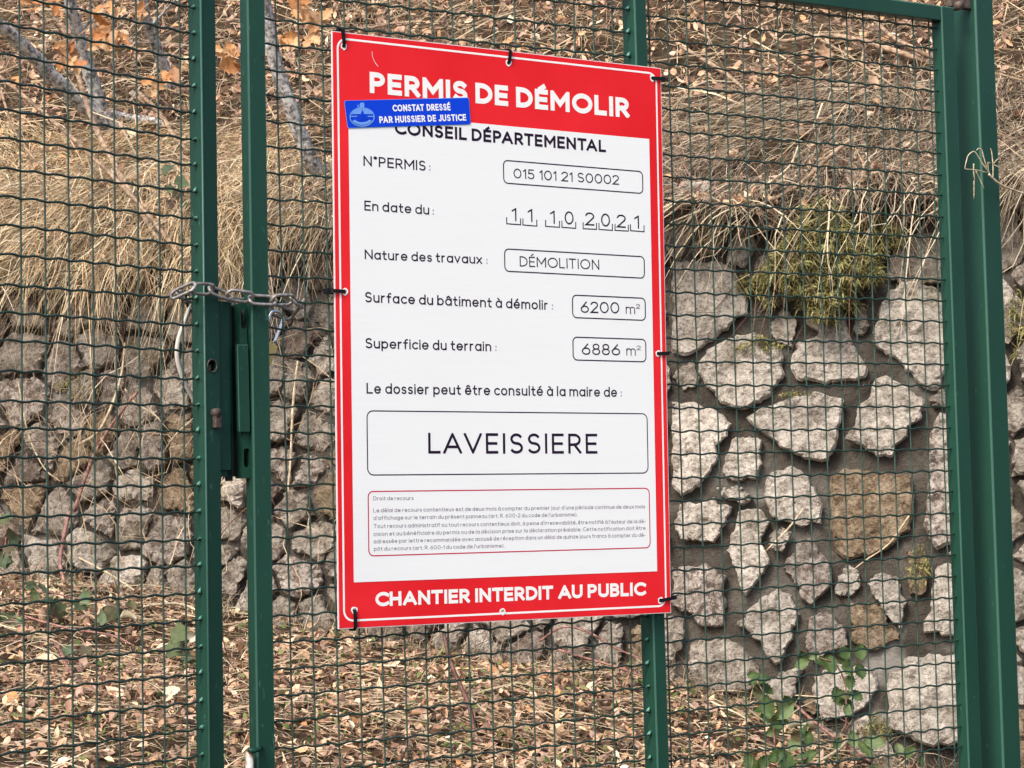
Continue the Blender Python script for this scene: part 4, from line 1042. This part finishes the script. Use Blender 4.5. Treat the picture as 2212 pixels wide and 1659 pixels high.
fringe(5200, -.75, .35, 0, .8, .08, .26, -.25, 'hay_grey', 'greyish grass drooping over the wall between stile and board', spread=.6)
fringe(6000, .2, 3.2, 0, .75, .06, .22, -.75, 'hay_grey', 'pale grey straw tangled on the wall head behind the right of the gate', spread=.8, dr=(.1, .8))
fringe(420, .3, 2.9, .3, 1.0, .16, .40, -.95, 'straw_mix', 'long loose straws arching down off the wall head at the right', spread=.55, dr=(.3, 1.1), w=(.003, .0052), curl=.25)
# dead weeds leaning on and hanging over the stones at the left
def weeds(n, x0, x1, z0, z1, lmin, lmax, m, label, rise, w=(.0016, .004)):
    x = U(x0, x1, n); x = x * .6 + .4 * (np.round(x / .22) * .22) + RNG.normal(0, .03, n); z = U(z0, z1, n)
    P = np.stack([x, wall_y(x) - U(.07, .15, n) + (z - 1.5) * .12, z], 1)
    D = np.stack([RNG.normal(-.1, .4, n), RNG.normal(-.05, .15, n), U(*rise, n)], 1)
    return blades('dead_weeds', P, D, U(lmin, lmax, n), U(0, .5, n), U(*w, n), m, label=label, seg=6, curl=.25)
weeds(300, -3.0, -.95, 1.2, 1.75, .15, .55, 'hay', 'dead brown stems standing against the left stones', (.5, 1.4))
weeds(300, -3.0, -.9, 1.75, 2.3, .10, .40, 'hay_grey', 'dry stems and roots hanging over the left stones', (-1.2, -.3))
weeds(120, -.95, -.3, 1.3, 2.1, .10, .45, 'hay', 'a few dry stems against the stones between stile and board', (-1, 1.2))
weeds(180, -3.0, .3, 1.2, 2.2, .12, .50, 'twigs', 'thin dark twigs in front of the left stones', (-.8, 1.2))
# lower ground
def low(n, name, lmin, lmax, m, spread, label, x0=-2.6, x1=2.2, v0=-2.4, v1=-.02, lift=.03, w=(.0016, .0036), keep=.5, mean=(.6, -.1, 0), upz=(0, .25)):
    x, v = clumpy(n, x0, x1, v0, v1, keep=keep, f=4.2); n = len(x); y = v + wall_y(x); P = np.stack([x, y, ground_z(x, y) + U(.002, lift, n)], 1)
    D = np.array(mean) + RNG.normal(0, spread, (n, 3)); D[:, 2] = U(*upz, n)
    return blades(name, P, D, U(lmin, lmax, n), U(.1, .5, n), U(*w, n), m, floor=ground_z, label=label)
low(13000, 'dry_grass', .04, .18, 'hay', .7, 'flattened dry grass covering the slope at the foot of the wall')
low(1800, 'dry_grass', .06, .22, 'hay_grey', .5, 'weed stalks standing against the foot of the wall', v0=-.25, v1=-.02, mean=(0, -.1, 0), upz=(.3, 1.2), keep=.3)
x, v = clumpy(24000, -2.6, 2.2, -2.5, -.03, keep=.4, f=4.0); y = v + wall_y(x); n = len(x)
leaves('leaf_litter', np.stack([x, y, ground_z(x, y) + U(.008, .035, n)], 1), U(.010, .045, n) * (1 + .6 * (RNG.random(n) > .93)), 'litter', 'brown fallen leaves and chips covering the slope below the wall', up=.55)
low(450, 'straw_stalks', .15, .45, 'straw_mix', .6, 'pale thick stalks scattered on the slope below the wall', w=(.003, .006), keep=.8)
low(420, 'twigs', .10, .45, 'twigs', .7, 'thin dark twigs lying on the slope below the wall', w=(.002, .0045), keep=.8, upz=(0, .5))
# weeds with green in them
x, v = clumpy(2600, -2.6, 2.0, -2.2, -.1, keep=.15, f=3.0); y = v + wall_y(x); n = len(x)
M['weed'] = island_mat('green_weeds', [(0, (0.07, 0.12, 0.03)), (0.5, (0.17, 0.22, 0.07)), (1, (0.30, 0.32, 0.13))], trans=.3)
leaves('green_weeds', np.stack([x, y, ground_z(x, y) + U(.02, .05, n)], 1), U(.010, .032, n), 'weed', 'small green weeds sprouting through the fallen leaves', up=.5)
# moss
def moss(name, px, py, rx, ry, n, size, label, depthoff=.06):
    a = U(0, 2 * PI, n); r = np.sqrt(U(0, 1, n)); X_ = px + rx * r * np.cos(a) * (1 + .25 * np.sin(3 * a)); Y_ = py + ry * r * np.sin(a) * (1 + .25 * np.cos(4 * a))
    k = RNG.random(n) < .25 + .9 * (np.array([mnoise.noise(Vector((u / 22, w / 22, 4))) for u, w in zip(X_, Y_)]) > -.08)
    X_, Y_ = X_[k], Y_[k]; n = len(X_)
    P = np.array([WALL.world(WALL.hit(u, w, -depthoff * (random.uniform(.5, 1.0) + .5 * mnoise.noise(Vector((u / 18, w / 18, 1)))))) for u, w in zip(X_, Y_)])
    D = np.stack([RNG.normal(0, .8, n), -U(.1, .7, n), -U(-.5, .9, n)], 1)
    return blades(name, P, D, U(size * .35, size, n), U(.2, .9, n), U(.0025, .007, n), 'moss', seg=3, curl=.3, label=label)
moss('moss', 1775, 555, 118, 106, 11000, .034, 'thick olive green moss cushion on the upper stones right of the board', .15)
moss('moss', 1885, 500, 70, 50, 2600, .034, 'loose moss spreading to the right of the big cushion', .08)
moss('moss', 1665, 610, 50, 40, 900, .03, 'thin moss creeping left of the big cushion', .07)
moss('moss', 1790, 640, 60, 50, 1200, .04, 'moss running down a joint below the big cushion', .07)
moss('moss', 1640, 742, 46, 16, 450, .02, 'dark moss along the top of a stone')
moss('moss', 1612, 610, 20, 24, 260, .02, 'small dark moss patch beside a stone')
moss('moss', 1725, 850, 38, 6, 180, .014, 'thin moss line on the top edge of a stone')
moss('moss', 165, 830, 45, 26, 300, .02, 'moss patch on the left stones of the wall')
moss('moss', 1985, 1225, 28, 42, 420, .015, 'brown moss on a narrow stone by the gate post')
moss('moss', 1890, 1570, 38, 28, 380, .03, 'bright moss tuft at the foot of the wall at the right')
moss('moss', 2195, 690, 18, 70, 450, .03, 'mossy patch on the wall beyond the gate post')

# ------------------------------------------------------------------ saplings, branches, canes
def bank_pt(px, py, up=0.0, lo=8.3, hi=12.0):
    """the point of the upper bank seen at (px, py), raised by up"""
    for _ in range(40):
        md = (lo + hi) / 2; p = at(px, py, md)
        if p[2] < ground_z(p[0], p[1]) + up: hi = md
        else: lo = md
    return at(px, py, lo)
def low_pt(px, py, up=0.0):
    lo, hi = 5.6, 8.6
    for _ in range(40):
        md = (lo + hi) / 2; p = at(px, py, md)
        if p[2] < ground_z(p[0], p[1]) + up: hi = md
        else: lo = md
    return at(px, py, lo)
def sapling(label, trunk, r, twigs=(), m='bark', group='grey stemmed saplings on the bank'):
    root = np.array(trunk[0]); e = empty('sapling', root, label, 'sapling', group)
    pts = [np.array(p) - root for p in trunk]; d = pts[0] - pts[1]; pts = [pts[0] + d / np.linalg.norm(d) * .12] + pts
    tube('trunk', pts, [r] + list(r * np.linspace(1.15, .75, len(pts) - 1)), m, e, 9, curve=6, wob=.0018)
    for tw in twigs:
        q = [np.array(p) - root for p in tw[0]]; tube('branch', q, np.linspace(tw[1], tw[1] * .4, 3), m, e, 6, curve=5, wob=.001)
    return e
def B(px, py, up): return bank_pt(px, py, up)
def raised(px, py, base, k): return at(px, py, base - k)
def stem_pts(pix, d0, d1): return [at(x, y, d0 + (d1 - d0) * i / (len(pix) - 1)) for i, (x, y) in enumerate(pix)]
b1 = bank_pt(725, 470, 0)[1]; 
sapling('mottled grey sapling trunk leaning left between the stile and the board', stem_pts([(735, 480), (715, 425), (690, 380), (665, 330), (635, 250), (600, 150), (580, 60), (565, -60), (550, -220)], b1, b1 - .5), .029)
b1 = bank_pt(265, 290, 0)[1]
sapling('pale grey sapling standing upright behind the left mesh among orange leaves', stem_pts([(215, 230), (185, 130), (165, 60), (150, 0), (130, -120), (120, -260)], b1, b1 - .4), .026, [([at(170, 75, b1 - .15), at(215, 20, b1 - .15), at(250, -30, b1 - .2)], .008)])
sapling('grey sapling crossing the photo\'s upper left corner towards the middle', stem_pts([(235, 270), (150, 200), (90, 140), (30, 80), (-40, 20), (-140, -80)], b1, b1 - .6), .030)
b1 = bank_pt(350, 200, 0)[1]
sapling('light grey sapling just left of the left stile near the photo\'s top', stem_pts([(372, 190), (345, 120), (322, 60), (308, 0), (295, -120)], b1, b1 - .4), .022, [([at(322, 60, b1 - .2), at(360, 20, b1 - .2), at(395, -20, b1 - .3)], .007)])
def branch(label, pix, r, m, lift=.05, d=None, name='branch', cat='branch', group=None, low=False, k=6, push=None):
    f = low_pt if low else bank_pt
    pts = []
    for i, (x, y) in enumerate(pix):
        pts.append(at(x, y, d[0] + (d[1] - d[0]) * i / (len(pix) - 1)) if d else f(x, y, lift))
    return wtube(name, pts, r, m, label, cat, 5, group, k)
GB = 'bare branches lying on and over the bank'
branch('long thin brown branch slanting down across the left mesh to the stile', [(-20, 150), (60, 215), (187, 327), (290, 430), (395, 560), (440, 640)], [.007, .008, .009, .009, .007], 'bark_brown', d=(8.2, 7.9), group=GB)
branch('brown branch forking down from the pale sapling behind the left mesh', [(165, 150), (200, 260), (250, 360), (300, 450), (350, 530)], [.010, .012, .011, .009], 'bark_brown', d=(8.6, 8.0), group=GB)
branch('thin dark branch rising steeply at the photo\'s left edge', [(0, 190), (35, 290), (100, 370), (180, 430)], [.005, .005, .004, .003], 'bark_brown', d=(8.3, 8.1), group=GB)
branch('thick grey dead log lying behind the left mesh beside the stile', [(225, 240), (280, 255), (330, 262), (370, 275)], [.016, .019, .018, .012], 'bark', .03, group=GB)
branch('dark thin branch crossing below the log behind the left mesh', [(300, 200), (345, 245), (380, 300), (410, 330)], [.008, .011, .010, .007], 'bark_brown', .05, group=GB)
branch('smooth tan branch bending down towards the right stile near the top', [(1655, 62), (1690, 88), (1775, 76), (1845, 84), (1915, 105), (2010, 135)], [.006, .008, .011, .013, .012], 'bark_brown', .09, group=GB)
branch('second tan branch descending steeply to the right stile', [(1850, 10), (1885, 40), (1925, 78), (1975, 105), (2010, 125)], [.006, .008, .009, .009], 'bark_brown', .10, group=GB)
branch('short twig hanging down under the tan branch', [(1868, 95), (1862, 140), (1872, 180)], [.005, .004, .003], 'bark_brown', .10, group=GB)
branch('thin forked twig hanging near the right stile', [(1905, 105), (1900, 150), (1915, 185)], [.004, .004, .003], 'bark_brown', .10, group=GB)
branch('long pale branch lying under the wall\'s grass fringe right of the board', [(1470, 100), (1530, 135), (1575, 165), (1615, 200)], [.007, .009, .009, .005], 'bark_brown', .05, group=GB)
def hang(label, pix, r, m, y0=-.12, y1=-.12, name='straw_stalk', cat='stalk', group='long straw stalks and canes in front of the wall', curve=5):
    pts = [WALL.world(WALL.hit(x, y, y0 + (y1 - y0) * i / (len(pix) - 1))) for i, (x, y) in enumerate(pix)]
    return wtube(name, pts, r, m, label, cat, curve, group, 6)
hang('thick tan stalk arching down left over the pale stones right of the board', [(1840, 300), (1790, 340), (1730, 395), (1670, 430), (1600, 455), (1550, 465)], [.008, .008, .007, .006, .005], 'bark_brown', -.10, -.16)
hang('pale curved straw looping low over the upper stones', [(1725, 315), (1705, 360), (1660, 395), (1620, 420), (1560, 445)], [.004, .004, .003], 'straw')
hang('pale straw crossing diagonally through the moss', [(1900, 450), (1860, 480), (1830, 505), (1800, 520)], [.004, .004, .003], 'straw')
hang('straw bowing down from the grass fringe beside the moss', [(1870, 330), (1885, 370), (1865, 410), (1850, 430)], [.003, .003, .003], 'straw')
hang('straight pale straw across the stones below the middle right', [(1735, 1100), (1700, 1145), (1655, 1190)], [.003, .004, .003], 'straw', -.14, -.12)
hang('long thin straw crossing the ochre stone near the right stile', [(1965, 1112), (1920, 1175), (1870, 1210), (1842, 1232)], [.003, .003, .002], 'straw', -.14, -.12)
hang('upright pale straw behind the mesh between stile and board', [(643, 780), (635, 850), (630, 930), (628, 990), (620, 1080)], [.004, .005, .004, .004], 'straw', -.1, -.1)
hang('reddish bramble cane rising across the left stones', [(160, 1106), (185, 1030), (210, 970), (250, 905), (298, 845)], [.007, .007, .006, .005], 'cane', -.12, -.15)
hang('pale dry cane beside the reddish one on the left stones', [(170, 960), (210, 935), (240, 880), (262, 810), (270, 740)], [.006, .006, .005, .003], 'straw', -.12, -.16)
hang('thin straw leaning in front of the left stones', [(40, 830), (62, 940), (95, 1010), (130, 1040)], [.003, .003, .002], 'straw', -.1, -.1)
hang('crooked pale twig on the left stones near the moss', [(270, 840), (292, 870), (325, 890), (345, 905)], [.003, .003, .002], 'straw', -.1, -.1)
LG = 'bramble canes and stems on the slope below the wall'
def lowc(label, pix, r, m, up=.05, d=None, name='bramble_cane', cat='cane'):
    return branch(label, pix, r, m, up, d, name, cat, LG, low=True)
lowc('dark reddish stem curving down under the red board', [(958, 1365), (968, 1410), (985, 1460), (1008, 1510), (1022, 1560), (1030, 1620)], [.006, .007, .008, .006], 'dark_stem', d=(7.2, 6.9))
lowc('purple cane crossing behind the mullion low down', [(1195, 1400), (1260, 1420), (1330, 1440), (1390, 1462)], [.004, .004, .003], 'cane', d=(7.5, 7.4))
lowc('thin purple cane arching beside the mullion foot', [(1165, 1385), (1215, 1355), (1270, 1365), (1330, 1400), (1390, 1425)], [.004, .004, .003], 'cane', d=(7.5, 7.4))
lowc('purple cane lying across the leaves low behind the left mesh', [(50, 1330), (100, 1345), (160, 1360), (240, 1372), (290, 1395)], [.004, .004, .003], 'cane', .05)
lowc('red forked cane standing at the foot of the left stones', [(150, 1106), (138, 1160), (130, 1215), (140, 1260)], [.007, .007, .006], 'cane', d=(7.7, 7.6))
lowc('dark red stem leaning low behind the left mesh', [(112, 1380), (130, 1405), (145, 1440), (160, 1460)], [.005, .006, .004], 'cane', .08)
lowc('pale forked twig propped at the foot of the left wall', [(140, 1190), (190, 1215), (245, 1245), (290, 1275)], [.003, .004, .003], 'straw', .10)
lowc('pale straw lying beside the left stile', [(310, 1310), (350, 1305), (390, 1305), (430, 1320)], [.004, .005, .004], 'straw', .05)
lowc('long pale straw rising at the lower right of the gate', [(1760, 1650), (1810, 1620), (1850, 1580), (1900, 1545)], [.005, .005, .004], 'straw', .08)
lowc('purple bramble cane sloping down at the lower right', [(1715, 1520), (1760, 1560), (1800, 1590), (1880, 1645)], [.005, .005, .004], 'cane', .07)
lowc('pale twig standing at the lower right corner by the stile', [(2045, 1655), (2065, 1635), (2083, 1620)], [.004, .004, .003], 'straw', .06)

# orange leaf sprays: each leaf its own piece
def leaf_mesh(kind, seed):
    rs = random.Random(seed); n = 9 if kind == 'oak' else 14; V = []; F = []
    cl = rs.uniform(-.35, .5); tw = rs.uniform(-.4, .4)
    for i in range(n):
        t = i / (n - 1)
        if kind == 'oak': w = .30 * math.sin(PI * min(t * .93 + .05, 1)) ** .7 * (1 + .28 * math.sin(t * 22 + seed))
        elif kind == 'ivy': w = .48 * (math.sin(PI * min(t * .8 + .2, 1)) ** .8) * (1 + .22 * math.cos(t * 13))
        else: w = .34 * math.sin(PI * min(t * .95 + .03, 1)) ** .75 * (1 + .13 * (-1) ** i)
        w = max(w, .01)
        for s in (-1, -.5, 0, .5, 1):
            zz = -cl * (t - .5) ** 2 + (.10 if kind != 'bramble' else .14) * abs(s) * (1 + cl) + tw * s * w * (t - .3) + rs.uniform(-.018, .018)
            V.append((t - .5, s * w, zz))
    for i in range(n - 1):
        for j in range(4): a = i * 5 + j; F.append((a, a + 1, a + 6, a + 5))
    V = np.array(V)
    return mesh_np('leaf', V, F, True)
LM = {k: [leaf_mesh(k, s) for s in range(5)] for k in ('oak', 'ivy', 'bramble')}
LMm = {}
def put_leaf(parent, kind, m, p, size, face=None, flat_=0.3):
    key = (kind, m, random.randrange(5))
    if key not in LMm:
        me = LM[kind][key[2]].copy(); me.materials.clear(); me.materials.append(M[m]); LMm[key] = me
    o = bpy.data.objects.new('leaf', LMm[key]); COL.objects.link(o); o.parent = parent
    nrm = Vector((random.gauss(0, .5), -1 + random.gauss(0, .4), random.gauss(.4, .5))).normalized()
    q = nrm.to_track_quat('Z', 'Y'); o.rotation_mode = 'QUATERNION'
    from mathutils import Quaternion
    o.rotation_quaternion = q @ Quaternion((0, 0, 1), random.uniform(0, 2 * PI)); o.location = Vector(p); o.scale = (size,) * 3
def spray(label, stem, d, cl, kind, m, smin, smax, cat, name, r=.003, sm='bark_brown', group=None):
    """a twig with leaves gathered round the given points; cl = (px, py, radius px, count)"""
    root = at(*stem[0], d); e = empty(name, root, label, cat, group)
    tube('stem', [at(x, y, d) - root for x, y in stem], [r, r * .8, r * .5], sm, e, 5, curve=4)
    for px, py, rr, n in cl:
        for _ in range(n):
            a = random.uniform(0, 2 * PI); q = rr * math.sqrt(random.random())
            put_leaf(e, kind, m, at(px + q * math.cos(a), py + q * math.sin(a) * .8, d + random.uniform(-.07, .07)) - root, random.uniform(smin, smax))
OG = 'twigs with dry orange leaves'
spray('twig with dry orange leaves beside the pale sapling at the upper left', [(190, 60), (150, 95), (125, 110)], 8.35, [(150, 110, 28, 6), (130, 145, 22, 4), (165, 135, 14, 2)], 'oak', 'oak_leaf', .038, .075, 'leafy twig', 'leafy_twig', group=OG)
spray('dense spray of orange leaves in the middle of the left mesh\'s top', [(270, -20), (255, 50), (250, 110)], 8.3, [(235, 75, 30, 9), (262, 95, 24, 7), (215, 35, 18, 3), (245, 20, 25, 4), (205, 92, 12, 2)], 'oak', 'oak_leaf', .038, .075, 'leafy twig', 'leafy_twig', group=OG)
spray('orange leaves hanging just left of the left stile', [(330, 0), (310, 20), (305, 45)], 8.3, [(308, 28, 16, 4), (375, 165, 22, 5), (330, 185, 25, 5)], 'oak', 'oak_leaf', .04, .075, 'leafy twig', 'leafy_twig', group=OG)
spray('orange leaves seen in the gap between the two stiles', [(500, 60), (490, 100), (488, 130)], 8.3, [(490, 115, 22, 9), (492, 145, 14, 4)], 'oak', 'oak_leaf', .04, .07, 'leafy twig', 'leafy_twig', group=OG)
spray('orange leaves between the right stile of the gap and the board\'s top corner', [(700, -20), (680, 20), (665, 50)], 8.3, [(655, 30, 20, 5), (690, 45, 30, 8), (625, 85, 22, 6), (680, 82, 20, 4), (645, 10, 15, 2)], 'oak', 'oak_leaf', .045, .08, 'leafy twig', 'leafy_twig', group=OG)
spray('few orange leaves along the photo\'s top left edge', [(60, -30), (90, 0), (120, 10)], 8.3, [(70, 12, 30, 6), (120, 5, 22, 5)], 'oak', 'oak_leaf', .04, .075, 'leafy twig', 'leafy_twig', group=OG)
BG = 'green bramble shoots on the slope'
def bramble(label, stem, d, spots, size, m='green_leaf', kind='bramble', name='bramble_shoot', r=.003, cat='bramble'):
    root = at(*stem[0], d); e = empty(name, root, label, cat, BG if kind == 'bramble' else 'ivy runners on the slope')
    tube('stem', [at(x, y, d) - root for x, y in stem], [r, r, r * .6], 'cane', e, 5, curve=4)
    for px, py in spots:
        put_leaf(e, kind, m, at(px, py, d + random.uniform(-.04, .04)) - root, size * random.uniform(.45, .9))
def c9(x, y): return (1474.7 + x / 3.0, 1106 + y / 3.0)
bramble('tall bramble shoot with toothed green leaves before the pale stones', [c9(1060, 1420), c9(1060, 1250), c9(1050, 1100), c9(980, 980), c9(830, 930)], 7.15,
        [c9(*p) for p in ((770, 940), (850, 930), (900, 960), (960, 990), (1040, 920), (1050, 970), (1150, 910), (1080, 1010), (1090, 1100), (1150, 1040), (1010, 1190), (1060, 1260), (1130, 1190), (1050, 1190), (770, 990), (1060, 1290))], .075)
bramble('low bramble shoot with broad green leaves at the lower right', [c9(600, 1600), c9(590, 1400), c9(560, 1250), c9(480, 1090)], 7.0,
        [c9(*p) for p in ((460, 1060), (500, 1100), (530, 1150), (490, 1180), (560, 1260), (620, 1250), (660, 1290), (560, 1340), (620, 1370), (500, 1290), (680, 1230), (590, 1420))], .085)
bramble('dark bramble leaves beside the low shoot at the lower right', [c9(800, 1560), c9(770, 1480), c9(760, 1430)], 6.9,
        [c9(*p) for p in ((740, 1450), (790, 1430), (780, 1500), (730, 1500), (820, 1470), (1100, 1480), (1180, 1540), (1240, 1500))], .08)
bramble('bramble leaves along the photo\'s bottom edge at the right', [c9(600, 1700), c9(700, 1620), c9(800, 1600)], 6.7,
        [c9(*p) for p in ((610, 1580), (660, 1610), (760, 1620), (830, 1590), (520, 1620), (1000, 1500), (450, 1630), (1480, 1560), (1540, 1620), (1400, 1540))], .085)
def c7(x, y): return (x / 3.0, 1106 + y / 3.0)
bramble('ivy runner with lobed green leaves under the left wall foot', [c7(150, 560), c7(300, 520), c7(500, 560), c7(860, 620)], 7.6,
        [c7(*p) for p in ((200, 480), (270, 500), (230, 530), (380, 620), (350, 650), (520, 580), (560, 560), (720, 650), (770, 620), (850, 600), (690, 680), (300, 580), (60, 700), (110, 720))], .075, 'ivy_leaf', 'ivy', 'ivy_runner', cat='ivy')
bramble('dark ivy leaves close to the left stile', [c7(1220, 1100), c7(1190, 900), c7(1160, 800)], 7.3,
        [c7(*p) for p in ((1160, 800), (1180, 850), (1140, 890), (1200, 990), (1150, 1060), (700, 1010), (720, 1060), (440, 900), (560, 900), (1215, 940))], .08, 'ivy_leaf', 'ivy', 'ivy_runner', cat='ivy')
bramble('dark weeds with small leaves at the photo\'s lower left edge', [c7(20, 300), c7(40, 160), c7(30, 60)], 7.7,
        [c7(*p) for p in ((20, 60), (60, 140), (30, 190), (70, 240), (20, 300), (50, 40), (90, 180), (40, 330))], .07, 'ivy_leaf', 'ivy', 'ivy_runner', cat='ivy')
bramble('purple brown leaves on a shoot just left of the left stile', [(395, 470), (370, 430), (360, 390)], 8.0,
        [(362, 368), (365, 408), (370, 440), (392, 395), (395, 440), (385, 420)], .06, 'ivy_leaf', 'ivy', 'ivy_runner', cat='ivy')
# bleached leaves that catch the eye
for i, (px, py, s, lab) in enumerate([(275, 1335, .07, 'long bleached leaf curling up behind the left mesh'), (170, 1409, .035, 'small round white leaf on the slope behind the left mesh'), (412, 1380, .05, 'pale leaf beside the left stile low down'),
        (370, 1495, .055, 'broad cream leaf lying near the left stile low down'), (1635, 1513, .075, 'folded cream leaf below the low bramble shoot'), (1720, 1570, .07, 'white leaf in the litter at the lower right'),
        (1750, 1570, .07, 'pale strip of leaf beside the white leaf at the lower right'), (1950, 1612, .085, 'large cream leaf near the right stile at the bottom'), (2015, 1650, .08, 'pale green leaf in the bottom right corner by the stile')]):
    p = low_pt(px, py, .04); key = LM['bramble'][i % 5].copy(); key.materials.clear(); key.materials.append(M['pale_leaf'])
    o = bpy.data.objects.new('bleached_leaf', key); COL.objects.link(o); o.location = Vector(p); o.rotation_euler = (random.uniform(.5, 1.3), random.uniform(-.5, .5), random.uniform(0, 6)); o.scale = (s, s, s)
    props(o, lab, 'leaf', 'bleached leaves on the slope')
# dry grass stalk reaching in front of the gate post
ds = empty('dry_stalk', world_from(GATE, 2215, 765, -.03), 'pale dry grass stalk with a broken fan of blades in front of the gate post', 'grass stalk')
R0 = np.array(ds.location); ds_M = None
def z8(x, y): return ((3700 + x / 4.148) / 1.8228, (500 + y / 4.148) / 1.8228)
def dsp(pts): return [world_from(GATE, *z8(x, y), -.035) - R0 for x, y in pts]
tube('stem', dsp([(2100, 1350), (1700, 1190), (1377, 1085), (1180, 1020), (1010, 950), (880, 850), (800, 770)]), [.0022, .0022, .0022, .0024, .003], 'straw', ds, 6, curve=5)
for pts in ([(840, 800), (700, 600), (620, 470), (560, 400), (470, 460), (430, 580), (410, 680)], [(780, 700), (720, 500), (690, 380), (640, 350), (600, 380)], [(870, 840), (870, 620), (850, 420), (830, 350)],
            [(800, 750), (790, 640), (790, 580), (830, 590)], [(770, 745), (600, 705), (410, 685)], [(555, 600), (555, 740), (575, 880)], [(560, 880), (560, 1180)], [(590, 720), (660, 860), (725, 1010)], [(880, 600), (920, 550), (960, 515)], [(890, 620), (990, 670), (1090, 730)]):
    tube('blade', dsp(pts), [.0016, .0015, .0010], 'straw', ds, 5, curve=4)
